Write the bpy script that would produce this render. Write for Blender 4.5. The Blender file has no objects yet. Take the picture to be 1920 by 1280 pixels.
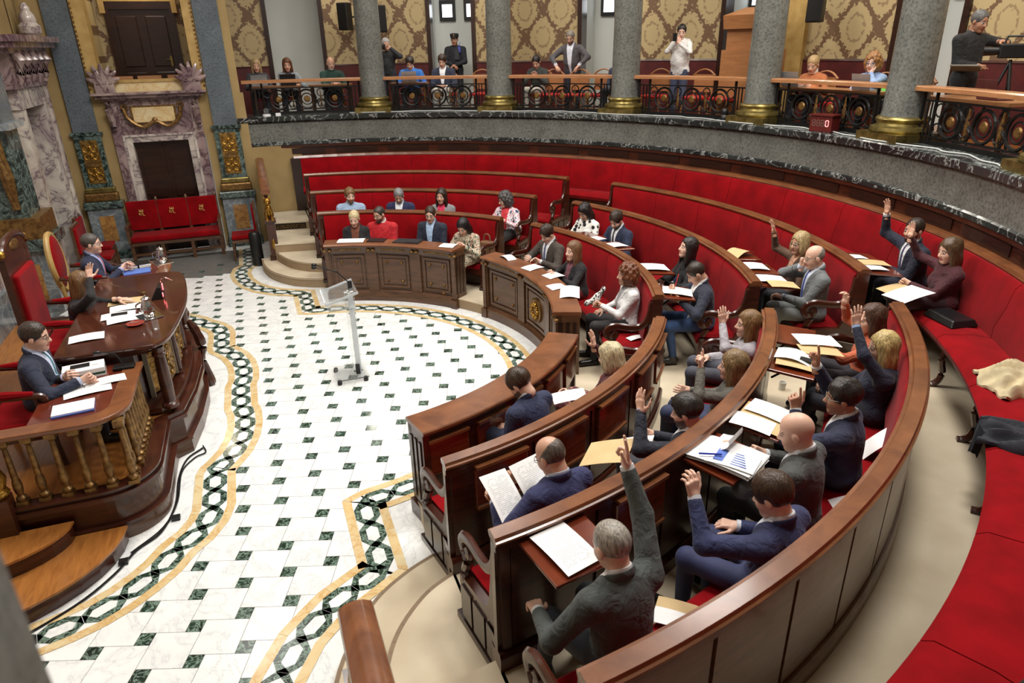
import bpy, bmesh, math, random
import numpy as np
from mathutils import Vector, Matrix
PI = math.pi; sin = math.sin; cos = math.cos; rad = math.radians
random.seed(7)
SC = bpy.context.scene
COL = SC.collection
# ---------------------------------------------------------------- camera
cam_d = bpy.data.cameras.new('camera'); cam = bpy.data.objects.new('camera', cam_d); COL.objects.link(cam)
FW = Vector((0.313053, 0.862520, -0.397563)); UP = Vector((0.155617, 0.366362, 0.917367)); RT = FW.cross(UP)
cam.matrix_world = Matrix(((RT.x, UP.x, -FW.x, -0.2206), (RT.y, UP.y, -FW.y, -7.9246), (RT.z, UP.z, -FW.z, 3.7759), (0, 0, 0, 1)))
cam_d.sensor_width = 36; cam_d.lens = 1284.456 / 1920 * 36; cam_d.clip_start = 0.05
cam_d.dof.use_dof = True; cam_d.dof.focus_distance = 8.0; cam_d.dof.aperture_fstop = 3.6
SC.camera = cam
# ---------------------------------------------------------------- world, light, exposure
w = bpy.data.worlds.new('world'); SC.world = w; w.use_nodes = True
w.node_tree.nodes['Background'].inputs[0].default_value = (1, .97, .93, 1)
w.node_tree.nodes['Background'].inputs[1].default_value = .14
def area(name, loc, size, power, col=(1, .97, .925), rot=(0, 0, 0)):
    d = bpy.data.lights.new(name, 'AREA'); d.shape = 'DISK'; d.size = size; d.energy = power; d.color = col
    o = bpy.data.objects.new(name, d); COL.objects.link(o); o.location = loc; o.rotation_euler = rot
area('ceiling_light', (0.6, 0.0, 8.3), 3.0, 380)
for x_, y_, e_ in ((3.6, 4.4, 120), (3.6, -4.4, 190), (6.2, 0.0, 130), (5.6, -3.0, 130), (-1.6, 4.5, 30), (-1.6, -3.5, 90)):
    area('ceiling_light', (x_, y_, 8.3), 1.8, e_)
for th in (78, 60, 41, 20, 2, -15):   # gallery lamps
    area('gallery_light', (8.9 * cos(rad(th)), 8.9 * sin(rad(th)), 5.7), .5, 16, (1, .92, .8))
area('loggia_light', (-1.85, 8.6, 5.4), .4, 9, (1, .85, .62))
SC.view_settings.view_transform = 'Standard'; SC.view_settings.look = 'None'
SC.view_settings.exposure = 0.5; SC.view_settings.gamma = 1; SC.view_settings.use_curve_mapping = False
# ---------------------------------------------------------------- materials
MATS = {}
def lin(c):
    return tuple((x / 12.92 if x <= .04045 else ((x + .055) / 1.055) ** 2.4) for x in c)
def rgb(r, g, b): return lin((r / 255, g / 255, b / 255))
class N:
    def __init__(s, m): s.t = m.node_tree; s.n = s.t.nodes; s.l = s.t.links
    def new(s, typ, **k):
        n = s.n.new('ShaderNode' + typ)
        for a, v in k.items():
            if a.startswith('i_'):
                key = a[2:]; n.inputs[int(key) if key.isdigit() else key.replace('_', ' ')].default_value = v
            else: setattr(n, a, v)
        return n
    def link(s, a, b): s.l.new(a, b)
    def math(s, op, a, b=None):
        n = s.new('Math', operation=op)
        for i, v in enumerate((a, b)):
            if v is None: continue
            if isinstance(v, (int, float)): n.inputs[i].default_value = v
            else: s.link(v, n.inputs[i])
        return n.outputs[0]
    def ramp(s, fac, stops, interp='LINEAR'):
        n = s.new('ValToRGB'); r = n.color_ramp; r.interpolation = interp
        while len(r.elements) < len(stops): r.elements.new(.5)
        for e, (p, c) in zip(r.elements, stops): e.position = p; e.color = (*c, 1)
        s.link(fac, n.inputs[0]); return n.outputs[0]
def base_mat(name, rough=.5, metal=0, coat=0, sheen=0):
    m = bpy.data.materials.new(name); m.use_nodes = True; n = N(m); b = m.node_tree.nodes['Principled BSDF']
    b.inputs['Roughness'].default_value = rough; b.inputs['Metallic'].default_value = metal
    b.inputs['Coat Weight'].default_value = coat; b.inputs['Coat Roughness'].default_value = .12
    b.inputs['Sheen Weight'].default_value = sheen
    return m, n, b
def plain(name, c, rough=.5, metal=0, coat=0, sheen=0, c2=None, scale=6, bump=0, bscale=40, stretch=(1, 1, 1), detail=4):
    if name in MATS: return MATS[name]
    m, n, b = base_mat(name, rough, metal, coat, sheen)
    tc = n.new('TexCoord'); mp = n.new('Mapping'); mp.inputs['Scale'].default_value = stretch
    n.link(tc.outputs['Object'], mp.inputs[0])
    c2 = c2 or tuple(x * .8 for x in c)
    nz = n.new('TexNoise', i_Scale=scale, i_Detail=detail); n.link(mp.outputs[0], nz.inputs['Vector'])
    n.link(n.ramp(nz.outputs[0], [(.32, c2), (.68, c)]), b.inputs['Base Color'])
    if bump:
        nb = n.new('TexNoise', i_Scale=bscale, i_Detail=3); n.link(mp.outputs[0], nb.inputs['Vector'])
        bp = n.new('Bump', i_Strength=bump, i_Distance=.01); n.link(nb.outputs[0], bp.inputs['Height']); n.link(bp.outputs[0], b.inputs['Normal'])
    MATS[name] = m; return m
def marble(name, c, cv, scale=2.5, width=.03, rough=.15, c2=None, warp=1.2, soft=.1, coat=0.0):
    m, n, b = base_mat(name, rough, coat=coat)
    tc = n.new('TexCoord'); ob = n.new('ObjectInfo')
    va = n.new('VectorMath', operation='ADD'); n.link(tc.outputs['Object'], va.inputs[0])
    sc = n.new('VectorMath', operation='SCALE'); sc.inputs[0].default_value = (7, 13, 5); n.link(ob.outputs['Random'], sc.inputs['Scale']); n.link(sc.outputs[0], va.inputs[1])
    nz = n.new('TexNoise', i_Scale=scale, i_Detail=6, i_Roughness=.62, i_Distortion=warp); n.link(va.outputs[0], nz.inputs['Vector'])
    v = n.math('ABSOLUTE', n.math('SUBTRACT', nz.outputs[0], .5))
    fac = n.ramp(v, [(0, (1, 1, 1)), (width, (.35, .35, .35)), (width + soft, (0, 0, 0))])
    n2 = n.new('TexNoise', i_Scale=scale * .6, i_Detail=4); n.link(va.outputs[0], n2.inputs['Vector'])
    base = n.ramp(n2.outputs[0], [(.35, c2 or tuple(x * .88 for x in c)), (.65, c)])
    mx = n.new('MixRGB'); n.link(fac, mx.inputs[0]); n.link(base, mx.inputs[1]); mx.inputs[2].default_value = (*cv, 1)
    n.link(mx.outputs[0], b.inputs['Base Color']); MATS[name] = m; return m
def speckle(name, c, c2, c3, scale=40, rough=.25):
    m, n, b = base_mat(name, rough)
    tc = n.new('TexCoord'); nz = n.new('TexNoise', i_Scale=scale, i_Detail=6, i_Roughness=.7); n.link(tc.outputs['Object'], nz.inputs['Vector'])
    n2 = n.new('TexNoise', i_Scale=3.0, i_Detail=3); n.link(tc.outputs['Object'], n2.inputs['Vector'])
    a = n.ramp(nz.outputs[0], [(.36, c3), (.46, c2), (.62, c)])
    bb = n.ramp(n2.outputs[0], [(.3, (.78, .78, .78)), (.7, (1.05, 1.05, 1.05))])
    mx = n.new('MixRGB', blend_type='MULTIPLY'); mx.inputs[0].default_value = 1; n.link(a, mx.inputs[1]); n.link(bb, mx.inputs[2])
    n.link(mx.outputs[0], b.inputs['Base Color']); MATS[name] = m; return m
def wood(name, c, c2, rough=.28, coat=.3, scale=3.0, stretch=(1, 1, 8)):
    m, n, b = base_mat(name, rough, coat=coat)
    tc = n.new('TexCoord'); mp = n.new('Mapping'); mp.inputs['Scale'].default_value = stretch; n.link(tc.outputs['Object'], mp.inputs[0])
    nz = n.new('TexNoise', i_Scale=scale, i_Detail=7, i_Roughness=.6, i_Distortion=.6); n.link(mp.outputs[0], nz.inputs['Vector'])
    n.link(n.ramp(nz.outputs[0], [(.28, c2), (.72, c)]), b.inputs['Base Color']); MATS[name] = m; return m
def damask(name, polar):
    m, n, b = base_mat(name, .6)
    tc = n.new('TexCoord'); sp = n.new('SeparateXYZ'); n.link(tc.outputs['Object'], sp.inputs[0])
    if polar: u = n.math('MULTIPLY', n.math('ARCTAN2', sp.outputs[1], sp.outputs[0]), 10.0)
    else: u = sp.outputs[0]
    v = sp.outputs[2]
    cx = n.new('CombineXYZ'); n.link(u, cx.inputs[0]); n.link(v, cx.inputs[1])
    nz = n.new('TexNoise', i_Scale=17.0, i_Detail=3); n.link(cx.outputs[0], nz.inputs['Vector'])
    w_ = n.math('MULTIPLY', n.math('SUBTRACT', nz.outputs[0], .5), 1.9)
    pu = n.math('COSINE', n.math('MULTIPLY', u, PI / .42)); pv = n.math('COSINE', n.math('MULTIPLY', v, PI / .56))
    s = n.math('ADD', n.math('ABSOLUTE', n.math('ADD', pu, pv)), w_)             # ogee net: zero on the lattice lines
    rg = n.math('ADD', n.math('ABSOLUTE', n.math('SUBTRACT', n.math('ABSOLUTE', n.math('ADD', pu, pv)), 1.35)), n.math('MULTIPLY', w_, .6))
    net = n.ramp(s, [(.33, (1, 1, 1)), (.37, (0, 0, 0))]); ring = n.ramp(rg, [(.05, (.55, .55, .55)), (.13, (0, 0, 0))])
    mk = n.math('MAXIMUM', net, ring)
    mx = n.new('MixRGB'); n.link(mk, mx.inputs[0]); mx.inputs[1].default_value = (*rgb(172, 152, 110), 1); mx.inputs[2].default_value = (*rgb(104, 78, 54), 1)
    n.link(mx.outputs[0], b.inputs['Base Color']); MATS[name] = m; return m
M_WHITE = marble('white_marble', rgb(240, 241, 238), rgb(205, 208, 210), 2.2, .010, .16, rgb(231, 233, 231), soft=.07)
M_GOLDM = marble('yellow_marble', rgb(216, 192, 142), rgb(200, 156, 92), 3, .012, .16, rgb(222, 206, 166))
M_GREEN = marble('green_marble', rgb(42, 62, 50), rgb(150, 175, 160), 14, .02, .12, rgb(24, 34, 28), soft=.06)
M_RIM = marble('portoro_marble', rgb(30, 32, 33), rgb(190, 194, 190), 2.0, .005, .14, rgb(52, 56, 54), 2.0, .02)
M_PURPLE = marble('breccia_marble', rgb(134, 112, 114), rgb(80, 56, 64), 2.0, .04, .18, rgb(176, 156, 148), 1.4)
M_BRECW = marble('white_breccia_marble', rgb(214, 206, 192), rgb(110, 92, 100), 1.5, .03, .16, rgb(182, 170, 162), 1.6, .10)
M_DKGREEN = marble('dark_green_marble', rgb(34, 48, 44), rgb(120, 140, 132), 5, .02, .15, rgb(20, 26, 26))
M_BLUEM = marble('blue_grey_marble', rgb(104, 114, 120), rgb(160, 166, 166), 2.2, .015, .18, rgb(80, 90, 98))
M_ORANGE = marble('onyx_inset', rgb(176, 132, 76), rgb(120, 80, 44), 5, .03, .2)
M_GREY = speckle('grey_granite', rgb(122, 123, 117), rgb(104, 106, 101), rgb(82, 83, 79), 30)
M_BLUEG = speckle('blue_granite', rgb(104, 112, 118), rgb(92, 100, 106), rgb(74, 80, 84), 30)
M_WOOD = wood('mahogany', rgb(80, 38, 23), rgb(42, 18, 12))
M_RAIL = wood('worn_mahogany_rail', rgb(136, 84, 50), rgb(88, 50, 29), .27)
M_WAL = wood('walnut', rgb(104, 70, 44), rgb(62, 39, 25), .34)
M_WALTOP = wood('walnut_top', rgb(136, 86, 54), rgb(94, 55, 35), .3)
M_FLAP = wood('desk_flap_wood', rgb(122, 52, 26), rgb(80, 30, 16), .16, .5)
M_BACK = wood('bench_back_wood', rgb(124, 92, 60), rgb(86, 58, 36), .35)
M_DOOR = wood('dark_door_wood', rgb(52, 28, 20), rgb(30, 15, 11), .3)
M_PARQ = wood('parquet', rgb(176, 116, 56), rgb(138, 84, 38), .3, .4, 4, (6, 1, 1))
M_LIGHTW = wood('light_rail_wood', rgb(178, 126, 84), rgb(142, 94, 58), .4)
M_PLY = wood('plywood', rgb(170, 116, 70), rgb(140, 92, 54), .45, .1)
M_VELVET = plain('red_velvet', rgb(140, 2, 12), .9, sheen=.05, c2=rgb(114, 0, 6), scale=3.5, bump=.12, bscale=160)
M_VELVET.node_tree.nodes['Principled BSDF'].inputs['Specular IOR Level'].default_value = .12
M_PIPING = plain('red_piping', rgb(120, 6, 12), .8)
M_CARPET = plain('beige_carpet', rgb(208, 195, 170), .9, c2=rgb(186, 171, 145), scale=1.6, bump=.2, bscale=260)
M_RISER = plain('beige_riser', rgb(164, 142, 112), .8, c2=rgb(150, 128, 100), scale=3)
M_STUCCO = plain('ochre_stucco', rgb(162, 138, 92), .8, c2=rgb(146, 122, 78), scale=2)
M_GILT = plain('gilt', rgb(206, 160, 72), .3, .9, c2=rgb(120, 84, 34), scale=30, bump=.5, bscale=60)
M_GILTREL = plain('gilt_relief', rgb(172, 134, 70), .4, .7, c2=rgb(84, 56, 22), scale=18, bump=1.0, bscale=28, detail=6)
M_GOLDPAINT = plain('gold_paint', rgb(182, 152, 92), .5, c2=rgb(160, 128, 70))
M_BRASS = plain('aged_brass', rgb(156, 140, 84), .34, .8, c2=rgb(110, 96, 54), scale=12)
M_OLDBR = plain('dull_brass', rgb(146, 112, 62), .4, .6, c2=rgb(92, 64, 34), scale=20)
M_IRON = plain('black_iron', rgb(26, 25, 24), .45, .4)
M_BLACK = plain('black_plastic', rgb(18, 18, 19), .4)
M_PLASTER = plain('white_plaster', rgb(214, 217, 212), .8, c2=rgb(204, 208, 204), scale=1)
M_DADO = plain('oxblood_dado', rgb(84, 18, 16), .6, c2=rgb(66, 12, 12))
M_JOINT = plain('floor_bed', rgb(104, 102, 98), .7)
M_DIM = plain('cream_plaster', rgb(206, 186, 140), .8)
M_PAPER = plain('paper', rgb(240, 240, 238), .7, c2=rgb(232, 233, 234), scale=3)
M_MANILA = plain('manila_card', rgb(206, 180, 132), .7, c2=rgb(196, 168, 120))
M_SILVER = plain('polished_silver', rgb(225, 225, 225), .08, 1, c2=rgb(200, 200, 200))
M_DAM = damask('damask_wall', True); M_DAMF = damask('damask_flat', False)
m_, n_, b_ = base_mat('acrylic', .04); b_.inputs['Transmission Weight'].default_value = .94; b_.inputs['IOR'].default_value = 1.2; b_.inputs['Base Color'].default_value = (.96, .98, .98, 1); M_ACR = m_
m_, n_, b_ = base_mat('window_glow', .5); b_.inputs['Emission Color'].default_value = (.9, .95, 1, 1); b_.inputs['Emission Strength'].default_value = 2.2; M_GLOW = m_
m_, n_, b_ = base_mat('red_led', .5); b_.inputs['Emission Color'].default_value = (1, .05, .08, 1); b_.inputs['Emission Strength'].default_value = 1.6; M_LED = m_
m_, n_, b_ = base_mat('ceiling_lamp_glass', .5); b_.inputs['Emission Color'].default_value = (1, .95, .88, 1); b_.inputs['Emission Strength'].default_value = 1; M_LAMP = m_
def colmat(c, rough=.75, sheen=.1, bump=.25, tag='cloth'):
    k = '%s_%d_%d_%d' % (tag, *c)
    return plain(k, rgb(*c), rough, sheen=sheen, c2=rgb(*[x * .86 for x in c]), scale=9, bump=bump, bscale=22)
# ---------------------------------------------------------------- mesh helpers
class MB:
    def __init__(s): s.v = []; s.f = []
    def add(s, v, f):
        o = len(s.v); s.v += [tuple(p) for p in v]; s.f += [tuple(i + o for i in q) for q in f]; return s
    def box(s, x0, x1, y0, y1, z0, z1, M=None):
        v = [(x, y, z) for z in (z0, z1) for y in (y0, y1) for x in (x0, x1)]
        if M is not None: v = [tuple(M @ Vector(p)) for p in v]
        return s.add(v, [(0, 2, 3, 1), (4, 5, 7, 6), (0, 1, 5, 4), (2, 6, 7, 3), (0, 4, 6, 2), (1, 3, 7, 5)])
    def prism(s, poly, z0, z1):
        n = len(poly); v = [(x, y, z0) for x, y in poly] + [(x, y, z1) for x, y in poly]
        return s.add(v, [tuple(range(n - 1, -1, -1)), tuple(range(n, 2 * n))] + [(i, (i + 1) % n, n + (i + 1) % n, n + i) for i in range(n)])
    def prism3(s, poly, a, b):       # polygon of 3D points, extruded by vector b-a
        n = len(poly); d = Vector(b) - Vector(a); v = [tuple(p) for p in poly] + [tuple(Vector(p) + d) for p in poly]
        return s.add(v, [tuple(range(n - 1, -1, -1)), tuple(range(n, 2 * n))] + [(i, (i + 1) % n, n + (i + 1) % n, n + i) for i in range(n)])
    def lathe(s, prof, c=(0, 0, 0), n=16, M=None):
        v = []; m = len(prof)
        for i in range(n):
            a = 2 * PI * i / n
            for r, z in prof: v.append((r * cos(a), r * sin(a), z))
        if M is not None: v = [tuple(M @ Vector(p)) for p in v]
        v = [(x + c[0], y + c[1], z + c[2]) for x, y, z in v]
        f = [(i * m + j, ((i + 1) % n) * m + j, ((i + 1) % n) * m + j + 1, i * m + j + 1) for i in range(n) for j in range(m - 1)]
        f += [tuple(i * m for i in range(n))[::-1], tuple(i * m + m - 1 for i in range(n))]
        return s.add(v, f)
    def tube(s, pts, r, n=8, flat=1.0, up=(0, 0, 1), cap=True):
        P = [Vector(p) for p in pts]; v = []; f = []; k = len(P)
        rs = r if isinstance(r, (list, tuple)) else [r] * k
        for i, p in enumerate(P):
            t = (P[min(i + 1, k - 1)] - P[max(i - 1, 0)]).normalized(); a = t.cross(Vector(up))
            if a.length < 1e-4: a = t.cross(Vector((1, 0, 0)))
            a.normalize(); b = a.cross(t)
            for j in range(n):
                q = 2 * PI * j / n; v.append(tuple(p + a * (cos(q) * rs[i]) + b * (sin(q) * rs[i] * flat)))
        f = [(i * n + j, i * n + (j + 1) % n, (i + 1) * n + (j + 1) % n, (i + 1) * n + j) for i in range(k - 1) for j in range(n)]
        if cap: f += [tuple(range(n))[::-1], tuple((k - 1) * n + j for j in range(n))]
        return s.add(v, f)
    def arc(s, prof, t0, t1, n=24):
        g0 = t0 if callable(t0) else (lambda r: t0); g1 = t1 if callable(t1) else (lambda r: t1)
        m = len(prof); v = []
        for i in range(n + 1):
            for r, z in prof:
                a = rad(g0(r) + (g1(r) - g0(r)) * i / n); v.append((r * cos(a), r * sin(a), z))
        f = [(i * m + j, i * m + (j + 1) % m, (i + 1) * m + (j + 1) % m, (i + 1) * m + j) for i in range(n) for j in range(m)]
        f += [tuple(range(m))[::-1], tuple(n * m + j for j in range(m))]
        return s.add(v, f)
    def ellipsoid(s, c, r, n=12, m=8):
        prof = [(max(sin(PI * j / m), .001), -cos(PI * j / m)) for j in range(m + 1)]
        v = []
        for i in range(n):
            a = 2 * PI * i / n
            for q, z in prof: v.append((c[0] + r[0] * q * cos(a), c[1] + r[1] * q * sin(a), c[2] + r[2] * z))
        k = m + 1
        return s.add(v, [(i * k + j, ((i + 1) % n) * k + j, ((i + 1) % n) * k + j + 1, i * k + j + 1) for i in range(n) for j in range(m)])
    def torus(s, c, R, r, axis=(0, 0, 1), n=20, m=6):
        q = Vector((0, 0, 1)).rotation_difference(Vector(axis)).to_matrix()
        pts = [tuple(Vector(c) + q @ Vector((R * cos(2 * PI * i / n), R * sin(2 * PI * i / n), 0))) for i in range(n + 1)]
        return s.tube(pts, r, m, up=axis)
    def mesh(s, name, smooth=False):
        me = bpy.data.meshes.new(name); me.from_pydata(s.v, [], s.f)
        bm = bmesh.new(); bm.from_mesh(me); bmesh.ops.recalc_face_normals(bm, faces=bm.faces); bm.to_mesh(me); bm.free()
        if smooth:
            me.polygons.foreach_set('use_smooth', [True] * len(me.polygons))
            me.set_sharp_from_angle(angle=rad(38)) if hasattr(me, 'set_sharp_from_angle') else None
        return me
def link(name, me, m=None, parent=None, M=None):
    o = bpy.data.objects.new(name, me); COL.objects.link(o)
    if m is not None and me is not None and len(me.materials) == 0: me.materials.append(m)
    if parent is not None: o.parent = parent
    if M is not None: o.matrix_local = M
    return o
def O(name, mb, m, parent=None, smooth=False): return link(name, mb.mesh(name, smooth), m, parent)
def tag(o, label, cat, group=None):
    o['label'] = label; o['category'] = cat
    if group: o['group'] = group
    return o
def struct(o): o['kind'] = 'structure'; return o
def empty(name, loc=(0, 0, 0), rz=0, label=None, cat=None, group=None):
    o = bpy.data.objects.new(name, None); COL.objects.link(o); o.location = loc; o.rotation_euler = (0, 0, rz); o.empty_display_size = .1
    if label: tag(o, label, cat, group)
    return o
def pol(r, th, z=0): return (r * cos(rad(th)), r * sin(rad(th)), z)
def Rz(a): return Matrix.Rotation(a, 4, 'Z')
def T(x, y, z=0): return Matrix.Translation((x, y, z))
def PT(r, th, z=0, extra=0):       # frame at a polar spot: local +x points to the hemicycle centre
    return T(*pol(r, th, z)) @ Rz(rad(th) + PI + extra)
def bevel(o, w=.01, seg=2):
    b = o.modifiers.new('bevel', 'BEVEL'); b.width = w; b.segments = seg; b.limit_method = 'ANGLE'; return o
def seg_arc(prof_fn, t0, t1, length, r, gap=.006):  # split an angular range into equal pieces
    n = max(1, round(rad(abs(t1 - t0)) * r / length)); out = []
    g = math.degrees(gap / r)
    for i in range(n):
        a = t0 + (t1 - t0) * i / n; b = t0 + (t1 - t0) * (i + 1) / n; out.append((a + g / 2, b - g / 2) if t1 > t0 else (a - g / 2, b + g / 2))
    return out
# ================================================================ setting
P = (.15, .30, .45, .60)                 # terrace levels
RR = (4.19, 5.21, 6.31); RZ = (1.227, 1.395, 1.538)   # bench back rails
XE = .66                                 # seating ends on the line x = XE
def ex(r): return math.degrees(math.acos(XE / r))
def exm(r): return -ex(r)
GF = 2.33                                # gallery floor
# ---- floor
fl = struct(O('floor', MB().box(-3.75, 3.3, -8.2, 7.5, -.06, -.004), M_JOINT))
outer = MB().box(-3.7, 3.2, -8, 7.45, -.01, -.002)
O('marble_surround', outer, M_WHITE, fl)
# border path (chain centre line)
def arcpts(c, r, a0, a1, n): return [(c[0] + r * cos(rad(a0 + (a1 - a0) * i / n)), c[1] + r * sin(rad(a0 + (a1 - a0) * i / n))) for i in range(n + 1)]
BC = 2.645; BH = .185
half = [(.24, 2.66), (.24, 3.55), (.06, 3.66), (-.17, 3.80), (-.42, 4.05), (-.60, 4.36), (-.71, 4.72), (-.76, 5.12), (-.71, 5.5), (-.60, 5.62), (-.60, 6.95)]
path_hemi = [(x, -y) for x, y in half[::-1]] + arcpts((0, 0), BC, -83.5, 83.5, 40)[0:] + half
ph = [(-.79, 0), (-.79, .30), (-.755, .45), (-.75, .72), (-.78, 1.0), (-.86, 1.28), (-.97, 1.49), (-1.035, 1.58), (-1.035, 2.2), (-1.075, 2.38), (-1.17, 2.56), (-1.30, 2.70), (-1.40, 2.88), (-1.52, 3.02), (-1.66, 3.15), (-1.82, 3.25), (-2.0, 3.32), (-2.4, 3.42), (-3.3, 3.46)]
path_pres = [(x, -y) for x, y in ph[:0:-1]] + ph
def resample(path, step):
    P_ = [np.array(p) for p in path]; out = [P_[0]]; acc = [0]
    for a, b in zip(P_, P_[1:]):
        d = np.linalg.norm(b - a); k = max(1, int(math.ceil(d / step)))
        for i in range(1, k + 1): out.append(a + (b - a) * i / k); acc.append(acc[-1] + d / k)
    return np.array(out), np.array(acc)
class Ribbon:
    def __init__(s, path):
        s.p, s.s = resample(path, .03); d = np.diff(s.p, axis=0); d /= np.linalg.norm(d, axis=1)[:, None]; n = np.stack([-d[:, 1], d[:, 0]], 1)
        a = np.concatenate([n[:1], n]); b = np.concatenate([n, n[-1:]]); m = (a + b) / 2; s.n = m / (m * m).sum(1)[:, None]; s.len = s.s[-1]
        s.corner = [0.0] + [s.s[i] for i in range(1, len(s.p) - 1) if (a[i] * b[i]).sum() < .75] + [s.len]
    def at(s, q, t):
        p = np.array([np.interp(q, s.s, s.p[:, 0]), np.interp(q, s.s, s.p[:, 1])]); n = np.array([np.interp(q, s.s, s.n[:, 0]), np.interp(q, s.s, s.n[:, 1])])
        return p + n * t
    def quad(s, mb, q0, q1, t00, t01, t10, t11, z0, z1, k=None):
        k = k or max(1, int(abs(q1 - q0) / .045)); pts = []
        for i in range(k + 1):
            f_ = i / k; q = q0 + (q1 - q0) * f_; pts.append((s.at(q, t00 + (t10 - t00) * f_), s.at(q, t01 + (t11 - t01) * f_)))
        v = []
        for a, b in pts: v += [(*a, z0), (*b, z0), (*b, z1), (*a, z1)]
        f = [(4 * i + j, 4 * i + (j + 1) % 4, 4 * i + 4 + (j + 1) % 4, 4 * i + 4 + j) for i in range(k) for j in range(4)] + [(0, 1, 2, 3), (4 * k + 3, 4 * k + 2, 4 * k + 1, 4 * k)]
        mb.add(v, f)
def border(path, cell=.285):
    rb = Ribbon(path); bed = MB(); rb.quad(bed, 0, rb.len, -BH, BH, -BH, BH, -.004, .002); O('border_bed', bed, M_WHITE, fl)
    g = .076
    wd = .056; hh = BH - g - .003
    for q0_, q1_ in zip(rb.corner, rb.corner[1:]):
        L_ = q1_ - q0_; n = max(1, round(L_ / .40))
        for i in range(n):
            for sgn in (-1, 1):
                a = q0_ + L_ * i / n; b = q0_ + L_ * (i + 1) / n; m = MB()
                t0, t1 = sorted((sgn * BH, sgn * (BH - g))); rb.quad(m, a + .001, b - .001, t0, t1, t0, t1, -.004, .005); O('yellow_strip', m, M_GOLDM, fl)
        n = max(1, round(L_ / cell)); c = L_ / n
        for i in range(n):
            a = q0_ + i * c; m = MB(); e = c * .27
            for sgn in (-1, 1):
                t0, t1 = sorted((sgn * hh, sgn * (hh - wd))); rb.quad(m, a + e, a + c - e, t0, t1, t0, t1, .002, .005)
                for q0, q1 in ((a + e, a + .002), (a + c - e, a + c - .002)): rb.quad(m, q0, q1, t0, t1, -wd * .85, wd * .85, .002, .005)
            O('green_link', m, M_GREEN, fl)
border(path_hemi); border(path_pres)
# tile field
poly_field = [(x - .0, y) for x, y in path_hemi] + [(-3.5, 6.95), (-3.5, 3.46)] + path_pres[::-1] + [(-3.5, -3.46), (-3.5, -6.95)]
def inside(p, poly):
    c = False; j = len(poly) - 1
    for i in range(len(poly)):
        a, b = poly[i], poly[j]
        if (a[1] > p[1]) != (b[1] > p[1]) and p[0] < (b[0] - a[0]) * (p[1] - a[1]) / (b[1] - a[1]) + a[0]: c = not c
        j = i
    return c
O('field_bed', MB().prism(poly_field, -.0055, -.0015), M_JOINT, fl)
Lt = .33; ta = .9428 * Lt; tb = .3333 * Lt; e1 = np.array((.9428, -.3333)); e2 = np.array((.3333, .9428))
def tile(sz):
    h = sz / 2 - .0018; return MB().box(-h, h, -h, h, -.003, .0).mesh('tile')
me_w = tile(ta); me_g = tile(tb); me_w.materials.append(M_WHITE); me_g.materials.append(M_GREEN)
tang = -math.atan2(.3333, .9428)
cand = []
for i in range(-12, 14):
    for j in range(-16, 34):
        p = np.array(((i - 2.4) * Lt, (j - 9.05) * Lt)); cand.append((p, me_g, 'green_tile')); cand.append((p + e1 * (ta - tb) / 2 + e2 * (ta + tb) / 2, me_w, 'marble_tile'))
camxy = np.array((-.22, -7.92)); cnt = {'green_tile': 0, 'marble_tile': 0}
cand = [c for c in cand if inside(c[0], poly_field) and c[0][1] > -6.2 and c[0][0] > -3.3]
cand.sort(key=lambda c: np.linalg.norm(c[0] - camxy))
for p, me, nm in cand:
    if cnt[nm] >= 300: continue
    cnt[nm] += 1; o = link(nm, me, None, fl); o.location = (p[0], p[1], 0); o.rotation_euler = (0, 0, tang)
# ---- terraces (carpeted)
rs = (3.06, 4.12, 5.14, 6.24, 7.45)
for k in range(4):
    o = MB().arc([(rs[k], 0), (rs[k + 1] + .02, 0), (rs[k + 1] + .02, P[k]), (rs[k], P[k])], exm, ex, 72)
    struct(O('floor', o, M_CARPET))
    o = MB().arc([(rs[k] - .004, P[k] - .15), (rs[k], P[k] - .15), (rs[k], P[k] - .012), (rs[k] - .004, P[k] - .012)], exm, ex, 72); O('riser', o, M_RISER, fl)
M_NOSE = plain('step_nosing', rgb(132, 110, 84), .7)
def curve(pts, n=6):                 # Catmull-Rom
    P_ = [np.array(p, float) for p in pts]; P_ = [2 * P_[0] - P_[1]] + P_ + [2 * P_[-1] - P_[-2]]; out = []
    for i in range(1, len(P_) - 2):
        for k in range(n):
            t = k / n; a, b, c, d = P_[i - 1:i + 3]
            out.append(tuple(.5 * (2 * b + (c - a) * t + (2 * a - 5 * b + 4 * c - d) * t * t + (3 * b - a - 3 * c + d) * t ** 3)))
    out.append(tuple(P_[-2])); return out
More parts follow.
